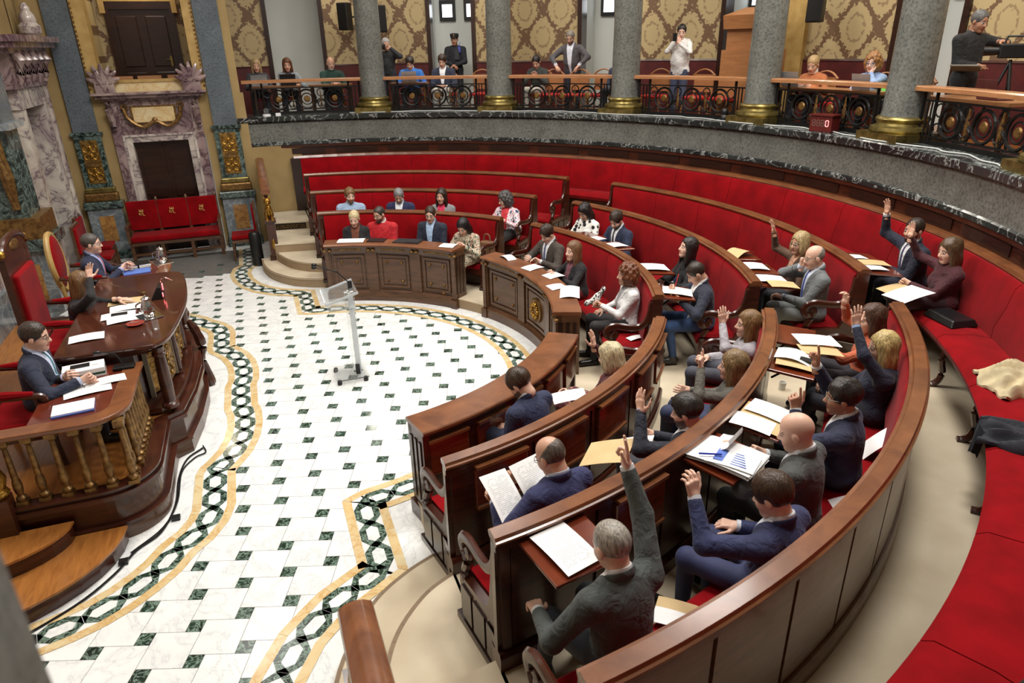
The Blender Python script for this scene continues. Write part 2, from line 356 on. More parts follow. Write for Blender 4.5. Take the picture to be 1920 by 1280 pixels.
for sg, nm in ((1, 'far'), (-1, 'near')):
    st = empty('corner_stair', (0, 0, 0), 0, 'carpeted curved corner steps ' + ('beside the far left front desk' if sg > 0 else 'at the bottom of the picture beside the brown handrail'), 'steps')
    s1 = curve([(-.36, 5.42), (-.34, 5.05), (-.22, 4.55), (.06, 4.08), (.36, 3.84), (XE + .02, 3.69)])
    s2 = curve([(-.08, 5.3), (-.05, 5.1), (.13, 4.6), (.40, 4.28), (XE + .02, 4.12)])
    def pr(name, pts, z0, z1, m): return O(name, MB().prism([(x, y * sg) for x, y in (pts if sg > 0 else pts[::-1])], z0, z1), m, st)
    for pts, z, back in ((s1, .15, 5.5), (s2, .30, 5.5)):
        poly = pts + [(XE + .02, back), (pts[0][0], back)]
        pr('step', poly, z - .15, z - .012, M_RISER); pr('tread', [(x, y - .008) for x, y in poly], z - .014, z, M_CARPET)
        ed = [Vector((x, (y - .008) * sg, z + .001)) for x, y in pts]; pr_ = MB()
        for q in range(len(ed) - 1):
            dd = (ed[q + 1] - ed[q]).normalized(); nn_ = Vector((-dd.y, dd.x, 0)) * sg * .03; pr_.add([ed[q], ed[q + 1], ed[q + 1] + nn_, ed[q] + nn_], [(0, 1, 2, 3)])
        O('nosing', pr_, M_NOSE, st)
    for z, y0, y1 in ((.45, 5.2, 6.5), (.60, 6.36, 7.42)):
        poly = [(-.09, y0 + .04), (XE + .02, y0 - .1), (XE + .02, y1), (-.09, y1)]
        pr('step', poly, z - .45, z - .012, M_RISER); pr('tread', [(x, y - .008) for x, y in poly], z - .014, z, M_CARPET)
    g = pr('vent_grille', [(.0, 6.37), (.58, 6.275), (.58, 6.30), (.0, 6.40)], .465, .575, M_IRON)
    for i in range(9):
        c = (.04 + i * .062, (6.355 - i * .0101) * sg, .52); O('grille_scroll', MB().torus(c, .026, .007, (0, 1, 0), 10, 4), M_OLDBR, g)
    # handrail with newel and gilded lion
    hr = empty('stair_handrail', (-.1, 5.36 * sg, .15), 0, 'wooden stair handrail with gilded lion on its newel post' if sg > 0 else 'broad polished wooden handrail end at the bottom edge of the picture', 'handrail')
    hr['_'] = 0; del hr['_']
    prof = []
    for i in range(12):
        a = 2 * PI * i / 12; prof.append((.088 * cos(a) * (1.0 if i % 2 else .94), .055 * sin(a)))
    a, b = Vector((0, 0.04 * sg, 1.25)), Vector((0, 1.85 * sg, 1.57)); v = [tuple(p + Vector((x, 0, z))) for p in (a, b) for x, z in prof]
    O('rail', MB().add(v, [tuple(range(12)), tuple(range(23, 11, -1))] + [(i, (i + 1) % 12, 12 + (i + 1) % 12, 12 + i) for i in range(12)]), M_RAIL, hr, True)
    y0, y1 = sorted((.25 * sg, 1.9 * sg))
    O('side_panel', MB().prism3([(-.03, .28 * sg, .2), (-.03, 1.9 * sg, .3), (-.03, 1.9 * sg, 1.52), (-.03, .28 * sg, 1.24)], (0, 0, 0), (.06, 0, 0)), M_WOOD, hr)
    nw = O('newel_post', MB().box(-.10, .10, -.10, .10, 0, .06).box(-.075, .075, -.075, .075, .06, .70).box(-.10, .10, -.10, .10, .70, .76), M_WOOD, hr)
    O('newel_ornament', MB().ellipsoid((.0, -.08 * 1, .3), (.03, .015, .1)), M_GILT, nw)
    lm = MB(); lm.ellipsoid((0, -.02 * sg, .93), (.06, .075, .13)); lm.ellipsoid((0, -.06 * sg, 1.09), (.062, .06, .07)); lm.ellipsoid((0, -.115 * sg, 1.075), (.03, .035, .03))
    for sx in (-1, 1):
        lm.tube([(sx * .04, -.07 * sg, .95), (sx * .045, -.09 * sg, .85), (sx * .045, -.09 * sg, .77), (sx * .045, -.12 * sg, .765)], [.03, .022, .02, .022]); lm.ellipsoid((sx * .05, .05 * sg, .83), (.035, .06, .06)); lm.ellipsoid((sx * .045, -.05 * sg, 1.155), (.016, .012, .022))
    O('lion', lm, M_GILT, hr, True)
# ---- gallery
gal = struct(O('wall_gallery_front', MB().arc([(7.47, .60), (7.62, .60), (7.62, 2.3), (7.47, 2.3)], -97, 93, 80), M_WOOD))
O('fascia', MB().arc([(7.45, 1.99), (7.6, 1.99), (7.6, 2.40), (7.47, 2.40)], -97, 93, 90), M_GREY, gal)
O('lower_moulding', MB().arc([(7.43, 1.955), (7.6, 1.955), (7.6, 2.02), (7.47, 2.045), (7.43, 2.01)], -97, 93, 90), M_RIM, gal)
O('rim_slab', MB().arc([(7.42, 2.42), (7.40, 2.44), (7.40, 2.515), (7.42, 2.53), (8.35, 2.53), (8.35, 2.40), (7.5, 2.40), (7.46, 2.42)], -97, 93.5, 90), M_RIM, gal)
O('wood_frieze', MB().arc([(7.44, 1.90), (7.6, 1.90), (7.6, 1.955), (7.44, 1.95)], -97, 90, 80), M_WOOD, gal)
O('frieze_ledge', MB().arc([(7.36, 1.69), (7.6, 1.69), (7.6, 1.735), (7.38, 1.735)], -97, 85.5, 80), M_RAIL, gal)
for a, b in seg_arc(None, -96, 88, 1.1, 7.44, .22): O('frieze_panel', MB().arc([(7.452, 1.765), (7.48, 1.765), (7.48, 1.88), (7.452, 1.88)], a, b, 6), M_DOOR, gal)
struct(O('floor', MB().arc([(7.6, GF - .1), (11.4, GF - .1), (11.4, GF), (7.6, GF)], -97, 95, 60), M_PARQ))
# gallery back wall: damask bays, white niches with small windows
RW = 10.0
niches = [(79.7, 87.3), (59.6, 66.2), (39.0, 45.8), (22.2, 27.5), (1.0, 8.0)]
wg = struct(O('wall_gallery_back', MB().arc([(11.2, GF), (11.3, GF), (11.3, 6.6), (11.2, 6.6)], -35, 96, 60), M_PLASTER))
edges = [96] + [x for a, b in niches for x in (b, a)] + [-35]
for i in range(0, len(edges), 2):
    a, b = edges[i + 1], edges[i]; n = max(3, int((b - a) / 2))
    O('damask_panel', MB().arc([(RW, 3.42), (RW + .12, 3.42), (RW + .12, 6.6), (RW, 6.6)], a, b, n), M_DAM, wg)
    O('dado', MB().arc([(RW - .03, GF), (RW + .12, GF), (RW + .12, 3.40), (RW - .03, 3.40)], a, b, n), M_DADO, wg)
    O('dado_cap', MB().arc([(RW - .045, 3.40), (RW + .12, 3.40), (RW + .12, 3.43), (RW - .03, 3.43)], a, b, n), M_WOOD, wg)
wi = 1
for a, b in niches:
    for t, sg in ((a, 1), (b, -1)):
        O('niche_frame', MB().arc([(RW - .05, GF), (RW + .3, GF), (RW + .3, 6.6), (RW - .05, 6.6)], min(t, t + sg * .55), max(t, t + sg * .55), 2), M_DOOR, wg)
        O('niche_reveal', MB().arc([(RW + .3, GF), (11.25, GF), (11.25, 6.6), (RW + .3, 6.6)], min(t, t - sg * .4), max(t, t - sg * .4), 2), M_PLASTER, wg)
    if a > 75: continue
    c = (a + b) / 2
    for off in (-1.55, 1.55):
        wn = struct(empty('window_%d' % wi)); wi += 1; t = c + off; hw = 1.0
        O('frame', MB().arc([(11.12, 4.34), (11.2, 4.34), (11.2, 4.80), (11.12, 4.80)], t - hw, t + hw, 3), M_BLACK, wn)
        O('pane', MB().arc([(11.10, 4.42), (11.13, 4.42), (11.13, 4.70), (11.10, 4.70)], t - hw * .62, t + hw * .62, 3), M_GLOW, wn)
# gold pilaster strip on the right of the gallery wall
O('gilt_strip', MB().arc([(RW - .12, GF), (RW, GF), (RW, 6.6), (RW - .12, 6.6)], 17.2, 19.4, 3), M_GOLDPAINT, wg)
# columns
def column(th, lab):
    t = empty('column', pol(7.85, th, 2.53), rad(th), lab, 'column', 'grey columns on the gallery rim')
    O('plinth', MB().box(-.37, .37, -.37, .37, 0, .1), M_BRASS, t)
    O('base_ring', MB().lathe([(.36, .1), (.38, .13), (.37, .17), (.31, .19), (.30, .22), (.315, .235), (.325, .265), (.31, .29), (.285, .30)], n=28), M_BRASS, t, True)
    O('shaft', MB().lathe([(.275, .30), (.262, .36), (.255, 1.2), (.242, 2.6), (.23, 3.9)], n=28), M_GREY, t, True)
    for i in range(28): pass
    O('capital', MB().lathe([(.24, 3.9), (.30, 3.98), (.27, 4.02), (.34, 4.25), (.36, 4.3)], n=28), M_BRASS, t, True)
COLS = (72.3, 52.6, 32.9, 12.5, -6.9, -26.6)
labs = ['grey stone column left of the photographer in the gallery', 'grey stone column right of the uniformed guard', 'grey stone column left of the person in the white hoodie', 'grey stone column in front of the plywood stand', 'grey stone column with the red counter box to its left', 'grey stone column past the right edge of the picture']
for t_, l_ in zip(COLS, labs): column(t_, l_)
# railings
def railing(t0, t1, lab):
    R0 = 7.85; t = empty('gallery_railing', pol(R0, (t0 + t1) / 2, 2.53), 0, lab, 'railing', 'black iron railings between the gallery columns')
    inv = T(*[-x for x in t.location])
    def put(name, mb, m, smooth=False):
        mb.v = [(x - t.location[0], y - t.location[1], z - t.location[2]) for x, y, z in mb.v]; return O(name, mb, m, t, smooth)
    g = math.degrees(.30 / R0); a, b = t0 + g, t1 - g
    put('top_rail', MB().arc([(R0 - .11, 3.15), (R0 + .11, 3.15), (R0 + .11, 3.195), (R0 + .09, 3.21), (R0 - .09, 3.21), (R0 - .11, 3.195)], a - 1.2, b + 1.2, 16), M_LIGHTW)
    for z in (2.61, 3.03): put('bar', MB().arc([(R0 - .015, z), (R0 + .015, z), (R0 + .015, z + .022), (R0 - .015, z + .022)], a, b, 14), M_IRON)
    put('kick_plate', MB().arc([(R0 - .012, 2.53), (R0 + .012, 2.53), (R0 + .012, 2.585), (R0 - .012, 2.585)], a, b, 14), M_IRON)
    L = b - a; cs = [a + L * f for f in (.0, .1, .9, 1.0)]
    for c in cs: put('post', MB().tube([pol(R0, c, 2.53), pol(R0, c, 3.15)], .022, 6), M_IRON)
    for f in (.04, .07, .93, .96): put('lattice_bar', MB().tube([pol(R0, a + L * f, 2.6), pol(R0, a + L * f, 3.05)], .012, 5), M_IRON)
    for f in (.14, .365, .635, .86):
        c = a + L * f; ax = (cos(rad(c)), sin(rad(c)), 0)
        for zz in (2.71, 2.94): put('ringlet', MB().torus(pol(R0, c, zz), .075, .011, ax, 14, 5), M_IRON)
    for f in (.24, .5, .76):
        c = a + L * f; ax = (cos(rad(c)), sin(rad(c)), 0); p = pol(R0, c, 2.82)
        put('ring', MB().torus(p, .18, .02, ax, 22, 5), M_IRON); put('ring', MB().torus(p, .11, .012, ax, 18, 5), M_IRON)
        M = Vector((0, 0, 1)).rotation_difference(Vector(ax)).to_matrix().to_4x4()
        put('rosette', MB().lathe([(.0, -.02), (.05, -.015), (.065, 0), (.05, .015), (.0, .02)], p, 12, M), M_OLDBR, True)
    for f in (.37, .63):
        c = a + L * f
        for sg in (-1, 1):
            pts = []
            for i in range(13):
                q = i / 12; ang = q * 2.2 * PI; r = .11 * (1 - q) + .01
                pts.append(pol(R0, c + sg * math.degrees((.10 + r * cos(ang) - .11) / R0), 2.72 + r * sin(ang) + .0))
            put('scroll', MB().tube(pts, .011, 5), M_IRON)
        put('leaf', MB().tube([pol(R0, c, 2.63), pol(R0, c, 2.8), pol(R0, c, 3.0)], [.012, .035, .008], 6, .5), M_OLDBR)
ts = (92.5,) + COLS
rl = ['iron railing of the gallery bay at the far left', 'iron railing between the first and second columns, in front of the seated man in blue', 'iron railing below the standing man in the grey jacket', 'iron railing below the person in the white hoodie', 'iron railing behind the red counter box', 'iron railing at the right edge of the gallery']
for i in range(6): railing(ts[i + 1], ts[i], rl[i])
# cable along the rim
def cable(name, pts, r, m, lab, cat='cable'): return tag(O(name, MB().tube(curve(pts, 5), r, 6), m, None, True), lab, cat)
pts = []
for i, t_ in enumerate(np.linspace(76, -24, 60)): pts.append(pol(7.455 + .24 * abs(sin(PI * (t_ - 72.3) / 19.78)) ** 1.5 * (.75 + .25 * sin(i * 2.3)), t_, 2.541))
cable('white_cable', pts, .009, plain('white_cable', rgb(205, 208, 205), .5), 'white cable lying along the marble gallery rim')
# ---- ceiling and walls
struct(O('ceiling', MB().box(-4.2, 11.5, -11, 11, 8.5, 8.6), M_DIM))
# far wall y = 7.41 with pilasters, door below and loggia above
wf = struct(O('wall_far', MB().box(-3.8, -2.62, 7.41, 7.7, 0, 3.0).box(-1.02, -.2, 7.41, 7.7, 0, 3.0).box(-2.62, -1.02, 7.41, 7.7, 2.25, 3.05).box(-3.8, -2.80, 7.41, 7.7, 3.0, 8.5).box(-.92, -.25, 7.41, 7.7, 3.0, 8.5).box(-2.8, -.92, 7.41, 7.7, 6.2, 8.5), M_STUCCO))
struct(O('wall_end', MB().box(-.22, .9, 7.43, 7.6, 0, 1.97), M_STUCCO))
def pilaster(name, x0, x1, y, sg, lab):
    t = empty(name, ((x0 + x1) / 2, y * sg, 0), 0 if sg > 0 else PI, lab, 'pilaster'); w = (x1 - x0) / 2; d = .12 if sg > 0 else .012
    def b(nm, dx, d0, z0, z1, m, par=None, bv=0):
        o = O(nm, MB().box(-dx, dx, -d0, d, z0, z1), m, par or t)
        return bevel(o, bv) if bv else o
    b('shaft', w, .07, 2.40, 8.5, M_BLUEG if sg > 0 else M_GREY)
    b('cap_moulding', w + .06, .10, 2.36, 2.42, M_DKGREEN)
    b('green_panel', w + .02, .08, 1.40, 2.36, M_DKGREEN)
    gp = b('gilt_panel', w - .07, .095, 1.48, 2.28, M_GILTREL)
    for z in (2.12, 1.98, 1.72, 1.60):
        O('gilt_scroll', MB().torus((-.07, -.10, z), .05, .014, (0, 1, 0), 14, 5).torus((.07, -.10, z), .05, .014, (0, 1, 0), 14, 5).ellipsoid((0, -.1, z + .02), (.03, .02, .05)), M_GILT, gp, True)
    O('plaque', MB().box(-.11, .11, -.12, 0, 1.80, 1.89), M_OLDBR, gp)
    b('gilt_base', w + .05, .13, 1.30, 1.40, M_BRASS, bv=.02); b('gilt_base_lower', w + .08, .16, 1.14, 1.30, M_OLDBR, bv=.03)
    b('plinth_cap', w + .13, .20, 1.00, 1.14, M_DKGREEN, bv=.02)
    b('plinth', w + .09, .16, .18, 1.00, M_BLUEM)
    O('onyx_inset', MB().box(-w * .62, w * .62, -.168, -.1, .36, .86), M_ORANGE, t); b('plinth_foot', w + .13, .20, 0, .18, M_DKGREEN, bv=.02)
pilaster('pilaster', -.84, -.40, 7.41, 1, 'blue grey pilaster on a gilded base right of the red bench')
pilaster('pilaster', -3.28, -2.86, 7.41, 1, 'blue grey pilaster on a gilded base left of the red bench')
pilaster('pilaster', -.90, -.472, 7.41, -1, 'blurred grey stone pilaster close to the camera at lower left')
pilaster('pilaster', -3.72, -3.60, 7.05, 1, 'narrow blue grey corner pilaster beside the tall marble door frame')
# door 1 in the far wall
d1 = struct(empty('door_1', (-1.84, 7.41, 0)))
O('leaf', MB().box(-.50, -.002, .12, .16, 0, 2.2).box(.002, .50, .12, .16, 0, 2.2).box(-.5, .5, .165, .18, 0, 2.2), M_DOOR, d1)
for sx in (-1, 1):
    for z0, z1 in ((.2, .95), (1.1, 2.0)): O('door_panel', bevel(O('panel', MB().box(min(sx * .09, sx * .41), max(sx * .09, sx * .41), .10, .12, z0, z1), M_DOOR), .012).data and MB().box(min(sx * .09, sx * .41), max(sx * .09, sx * .41), .10, .12, z0, z1), M_DOOR, d1)
for o_ in [o for o in bpy.data.objects if o.name.startswith('panel')]: bpy.data.objects.remove(o_)
O('frame', MB().box(-.63, -.49, -.05, .12, 0, 2.19).box(.49, .63, -.05, .12, 0, 2.19).box(-.63, .63, -.05, .12, 2.19, 2.30), M_BRECW, d1)
O('frame_fillet', MB().box(-.645, -.60, -.07, 0, 0, 2.29).box(.60, .645, -.07, 0, 0, 2.29).box(-.645, .645, -.07, 0, 2.29, 2.33), M_BRECW, d1)
for sx in (-1, 1):
    O('side_pier', MB().box(min(sx * .63, sx * .80), max(sx * .63, sx * .80), -.06, .1, 0, 2.95), M_PURPLE, d1)
    O('console', MB().tube([(sx * .74, -.14, 2.92), (sx * .74, -.18, 2.8), (sx * .74, -.13, 2.65), (sx * .74, -.09, 2.5), (sx * .74, -.12, 2.42)], [.07, .075, .06, .05, .055], 8), M_PURPLE, d1, True)
O('frieze', MB().box(-.63, .63, -.03, .1, 2.33, 2.95), M_PURPLE, d1)
pl = O('yellow_plaque', MB().box(-.38, .34, -.06, 0, 2.55, 2.82), M_GOLDM, d1)
O('garland', MB().tube(curve([(-.52, -.09, 2.82), (-.46, -.1, 2.62), (-.25, -.11, 2.47), (-.02, -.1, 2.56), (.2, -.11, 2.47), (.42, -.1, 2.62), (.47, -.09, 2.83)], 5), .035, 7).torus((-.5, -.08, 2.83), .05, .018, (0, 1, 0), 12, 5).torus((.47, -.08, 2.84), .05, .018, (0, 1, 0), 12, 5).ellipsoid((-.02, -.1, 2.58), (.05, .04, .06)), M_OLDBR, d1, True)
O('plaque_frame', MB().box(-.42, .38, -.045, 0, 2.52, 2.85), M_OLDBR, d1)
O('cornice', MB().box(-.84, .84, -.10, .1, 2.95, 3.0).box(-.92, .92, -.2, .1, 3.0, 3.06).box(-.98, .98, -.27, .1, 3.06, 3.1), M_PURPLE, d1)
def palmette(par, x, y, z, name='acroterion', m=M_PURPLE):
    mb = MB().box(x - .16, x + .16, y - .05, y + .07, z, z + .14)
    for i in range(7):
        a = rad(20 + i * 140 / 6); l = .26 + .09 * sin(a); mb.tube([(x, y, z + .15), (x + cos(a) * l * .6, y - .03, z + .15 + sin(a) * l * .6), (x + cos(a) * l, y + .01, z + .15 + sin(a) * l)], [.03, .05, .02], 6, .5, up=(0, 1, 0))
    mb.torus((x - .1, y - .03, z + .16), .05, .02, (0, 1, 0), 12, 5).torus((x + .1, y - .03, z + .16), .05, .02, (0, 1, 0), 12, 5)
    return O(name, mb, m, par, True)
palmette(d1, -.73, -.12, 3.1); palmette(d1, .75, -.12, 3.1)
# loggia: parapet, gilt jambs, back room
struct(O('trim_1', MB().box(-2.55, -1.1, 7.42, 7.52, 3.08, 3.26), M_GOLDM))
O('ledge', MB().box(-2.6, -1.05, 7.4, 7.6, 3.26, 3.31), M_GOLDPAINT, bpy.data.objects['trim_1'])
lg = struct(O('wall_loggia', MB().box(-3.0, -.7, 9.05, 9.15, 2.4, 6.4).box(-3.0, -2.72, 7.7, 9.1, 2.4, 6.4).box(-.92, -.7, 7.7, 9.1, 2.4, 6.4).box(-3, -.7, 7.7, 9.1, 2.4, 2.5), M_DAMF))
for sx, x0, x1 in ((-1, -2.84, -2.62), (1, -1.03, -.86)):
    jb = O('gilt_jamb', MB().box(x0, x1, 7.36, 7.72, 3.1, 6.3), M_GOLDPAINT, wf)
    for i in range(34): O('dentil', MB().box((x0 if sx < 0 else x1 - .03), (x0 + .03 if sx < 0 else x1), 7.345, 7.365, 3.15 + i * .075, 3.19 + i * .075), M_OLDBR, jb)
ud = struct(empty('door_2', (-1.90, 9.05, 2.45)))
O('leaf', MB().box(-.56, .56, -.06, 0, 0, 2.15), M_DOOR, ud); O('frame', MB().box(-.64, -.54, -.1, 0, 0, 2.12).box(.54, .64, -.1, 0, 0, 2.12).box(-.64, .64, -.1, 0, 2.12, 2.25), M_DOOR, ud)
for sx in (-1, 1):
    for z0, z1 in ((.15, .95), (1.05, 2.0)): bevel(O('door_panel', MB().box(sx * .27 - .19, sx * .27 + .19, -.085, -.05, z0, z1), M_DOOR, ud), .02)
O('handle', MB().box(.40, .44, -.10, -.06, 1.05, 1.25).tube([(.42, -.1, 1.18), (.33, -.13, 1.18)], .012, 6), M_BRASS, ud)
O('pediment', MB().box(-.60, .60, -.10, 0, 2.26, 2.75).box(-.70, -.602, -.14, 0, 2.05, 3.1).box(.602, .70, -.14, 0, 2.05, 3.1), M_GOLDPAINT, ud)
O('dado', MB().box(-1.0, -.64, -.03, 0, 0, 1.0), M_DADO, ud)
for i, x in enumerate((-2.35, -1.85, -1.32)):
    b = tag(O('loggia_chair', MB().box(x - .21, x + .21, 7.86, 7.90, 2.5, 3.36).box(x - .21, x + .21, 7.9, 8.3, 2.9, 2.96), M_LIGHTW), ['leftmost', 'middle', 'rightmost'][i] + ' pale wooden chair back behind the yellow marble parapet', 'chair', 'chairs on the loggia')
# left wall x = -3.6 with tall marble doorway
wl = struct(O('wall_left', MB().box(-3.9, -3.6, -8.3, 5.35, 0, 8.5).box(-3.9, -3.6, 6.5, 7.7, 0, 8.5).box(-3.9, -3.6, 5.3, 6.55, 3.0, 8.5), M_STUCCO))
d3 = struct(empty('door_3', (-3.6, 5.93, 0)))
O('leaf', MB().box(-.25, -.2, -.6, .6, 0, 3.0), M_DOOR, d3)
for y0 in (-.5, .05):
    for z0, z1 in ((.3, 1.3), (1.45, 2.8)): bevel(O('door_panel', MB().box(-.2, -.17, y0, y0 + .45, z0, z1), M_DOOR, d3), .02)
O('jamb', MB().box(-.2, .16, .56, .98, 0, 3.06), M_BRECW, d3); O('jamb', MB().box(-.2, .16, -.82, -.56, 0, 3.06), M_BRECW, d3); O('lintel', MB().box(-.2, .18, -.86, .98, 3.0, 3.3), M_BRECW, d3)
O('jamb_fillet', MB().box(.16, .2, .9, 1.0, 0, 3.3).box(.16, .2, .56, .62, 0, 3.1), M_BRECW, d3)
O('frieze', MB().box(-.1, .22, -1.0, 1.0, 3.3, 3.80), M_PURPLE, d3); O('cornice', MB().box(-.1, .30, -1.2, 1.15, 3.80, 3.88).box(-.1, .42, -1.3, 1.25, 3.88, 3.96).box(-.1, .5, -1.35, 1.32, 3.96, 4.05), M_PURPLE, d3)
for y in (-.8, -.4, 0, .4, .8): O('console', MB().tube([(.26, y, 3.8), (.34, y, 3.7), (.27, y, 3.5), (.24, y, 3.36)], [.07, .08, .06, .03], 8), M_PURPLE, d3, True)
O('urn', MB().lathe([(.10, 0), (.16, .06), (.17, .16), (.12, .22), (.13, .26), (.11, .34), (.07, .40), (.075, .44), (.03, .52)], (.22, .78, 4.05), 16), M_BRECW, d3, True)
# centre niche frame and dark pilasters behind the presidency
cn = struct(O('wall_niche_frame', MB().box(-3.9, -3.56, -2.9, 5.0, .0, 8.5), M_BRECW)); O('base', MB().box(-3.9, -3.50, -2.9, 5.0, .0, .95), M_BLUEM, cn)
pp = empty('black_pilaster', (-3.35, 3.12, 0), 0, 'black marble pilaster with gilded ornament on a grey plinth behind the throne', 'pilaster')
O('plinth', MB().box(-.3, .32, -.35, .35, .45, 1.35), M_BLUEM, pp); O('onyx_inset', MB().box(.2, .33, -.18, .18, .65, 1.15).box(-.15, .18, -.36, -.3, .65, 1.15), M_ORANGE, pp); O('plinth_cap', MB().box(-.3, .4, -.43, .43, 1.35, 1.5), M_DKGREEN, pp)
O('gilt_base', MB().box(-.3, .34, -.38, .38, 1.5, 1.78), M_OLDBR, pp); O('shaft', MB().box(-.3, .22, -.28, .28, 1.78, 2.9), M_DKGREEN, pp); O('gilt_ornament', MB().tube([(.1, -.29, 1.9), (.1, -.3, 2.3), (.1, -.29, 2.8)], [.05, .08, .05], 8), M_OLDBR, pp, True); O('upper_shaft', MB().box(-.3, .22, -.28, .28, 2.98, 8.5), M_BLUEG, pp); O('cap_moulding', MB().box(-.3, .3, -.36, .36, 2.9, 2.98), M_BLUEM, pp)
pil2 = bpy.data.objects
# ================================================================ seating
def bench(name, sec, k, lab):
    R_, z_, p = RR[k], RZ[k], P[k]
    t0, t1 = {'A': (35.2, ex), 'B': (-26.0, 26.4), 'C': (exm, -35.0)}[sec]
    f0 = (lambda r: t0) if not callable(t0) else t0; f1 = (lambda r: t1) if not callable(t1) else t1
    T0, T1 = f0(R_ - .3), f1(R_ - .3); n = max(14, int((T1 - T0) / 2))
    t = empty(name, (0, 0, 0), 0, lab, 'bench', 'curved red benches of the hemicycle')
    # top rail: moulded
    O('top_rail', MB().arc([(R_ - .115, z_ - .035), (R_ - .10, z_ - .055), (R_ + .005, z_ - .055), (R_ + .02, z_ - .04), (R_ + .02, z_ - .025), (R_ + .008, z_ - .02), (R_ + .0, z_), (R_ - .085, z_), (R_ - .095, z_ - .02), (R_ - .115, z_ - .022)], f0, f1, n * 2), M_RAIL, t)
    core = O('back_core', MB().arc([(R_ - .075, p - (.15 if k < 2 else 0) * 0), (R_ - .02, p), (R_ - .02, z_ - .05), (R_ - .075, z_ - .05)], f0, f1, n), M_WOOD, t)
    lo = p + .15                                     # floor level of the row behind
    O('skirting', MB().arc([(R_ - .02, p), (R_ + .03, p), (R_ + .03, lo + .10), (R_ + .015, lo + .125), (R_ - .02, lo + .125)], f0, f1, n), M_BACK if (k == 2) else M_WOOD, t)
    bm_ = M_BACK if k == 2 else M_WOOD
    for a, b in seg_arc(None, T0 + .4, T1 - .4, .62, R_, .03):
        O('back_board', MB().arc([(R_ - .022, lo + .14), (R_ - .002, lo + .14), (R_ - .002, z_ - .10), (R_ - .022, z_ - .10)], a, b, 4), bm_, t)
    O('back_frieze', MB().arc([(R_ - .022, z_ - .095), (R_ + .004, z_ - .095), (R_ + .004, z_ - .06), (R_ - .022, z_ - .06)], f0, f1, n), bm_, t)
    # seat and cushions
    O('seat_base', MB().arc([(R_ - .60, p + .24), (R_ - .075, p + .24), (R_ - .075, p + .33), (R_ - .60, p + .33)], f0, f1, n), M_WOOD, t)
    O('seat_plinth', MB().arc([(R_ - .42, p), (R_ - .075, p), (R_ - .075, p + .26), (R_ - .42, p + .26)], f0, f1, n), M_WOOD, t)
    e = math.degrees(.06 / R_)
    for a, b in seg_arc(None, T0 + e, T1 - e, .95, R_ - .3, .006):
        O('seat_cushion', MB().arc([(R_ - .615, p + .34), (R_ - .60, p + .325), (R_ - .12, p + .325), (R_ - .12, p + .40), (R_ - .35, p + .415), (R_ - .59, p + .40), (R_ - .618, p + .37)], a, b, 8), M_VELVET, t, True)
        O('back_cushion', MB().arc([(R_ - .17, p + .40), (R_ - .07, p + .40), (R_ - .07, z_ - .06), (R_ - .105, z_ - .06), (R_ - .135, z_ - .10), (R_ - .15, p + .75), (R_ - .185, p + .55)], a, b, 8), M_VELVET, t, True)
    # ends: side panel, post, scroll arm
    for fe, sg in ((f0, 1), (f1, -1)):
        if callable(t0 if sg > 0 else t1): # end on the line x = XE : panel perpendicular to it is radial enough
            th = fe(R_ - .3)
        else: th = fe(R_)
        ep = O('end_panel', MB(), M_WOOD, t)
        def P3(r, z, off): 
            q = rad(th); tx, ty = -sin(q), cos(q); return (r * cos(q) + tx * off * sg, r * sin(q) + ty * off * sg, z)
        poly = [(R_ - .62, p), (R_ - .0, p), (R_ - .0, z_ - .055), (R_ - .10, z_ - .055), (R_ - .13, z_ - .25), (R_ - .20, p + .62), (R_ - .34, p + .55), (R_ - .62, p + .50)]
        poly = [(R_ - .60, p), (R_ - .0, p), (R_ - .0, z_ - .055), (R_ - .115, z_ - .055), (R_ - .125, z_ - .28), (R_ - .17, p + .53), (R_ - .22, p + .42), (R_ - .60, p + .38)]
        mb = MB(); mb.prism3([P3(r, z, -.012) for r, z in poly], P3(0, 0, -.012), P3(0, 0, .045))
        ep.data = mb.mesh('end_panel'); ep.data.materials.append(M_WOOD)
        for (r0, r1) in ((R_ - .56, R_ - .42), (R_ - .39, R_ - .23), (R_ - .20, R_ - .05)):
            O('fielded_panel', MB().prism3([P3(r, z, -.024) for r, z in ((r0, p + .08), (r1, p + .08), (r1, p + .33), (r0, p + .33))], P3(0, 0, -.024), P3(0, 0, -.012)), M_DOOR, ep)
        O('foot_mould', MB().prism3([P3(r, z, -.03) for r, z in ((R_ - .64, p), (R_ + .01, p), (R_ + .01, p + .05), (R_ - .64, p + .05))], P3(0, 0, -.03), P3(0, 0, .05)), M_DOOR, ep)
        pts = [(R_ - .105, z_ - .10), (R_ - .12, z_ - .22), (R_ - .16, z_ - .33), (R_ - .24, z_ - .40), (R_ - .36, z_ - .405), (R_ - .48, z_ - .39), (R_ - .56, z_ - .41), (R_ - .60, z_ - .46), (R_ - .58, z_ - .52), (R_ - .53, z_ - .53), (R_ - .50, z_ - .49), (R_ - .525, z_ - .465)]
        ar = O('armrest', MB().tube(curve([P3(r, z, .02) for r, z in pts], 3), [.042] * 34, 8, .62, up=P3(0, 0, 1)), M_WOOD, t, True)
        O('arm_post', MB().tube(curve([P3(r, z, .02) for r, z in ((R_ - .55, z_ - .50), (R_ - .52, p + .52), (R_ - .56, p + .44), (R_ - .55, p + .36))], 3), [.035] * 10, 8), M_WOOD, t, True)
    return t, T0, T1
rows = ['front', 'middle', 'rear']; secn = {'A': 'far left', 'B': 'centre', 'C': 'near right'}
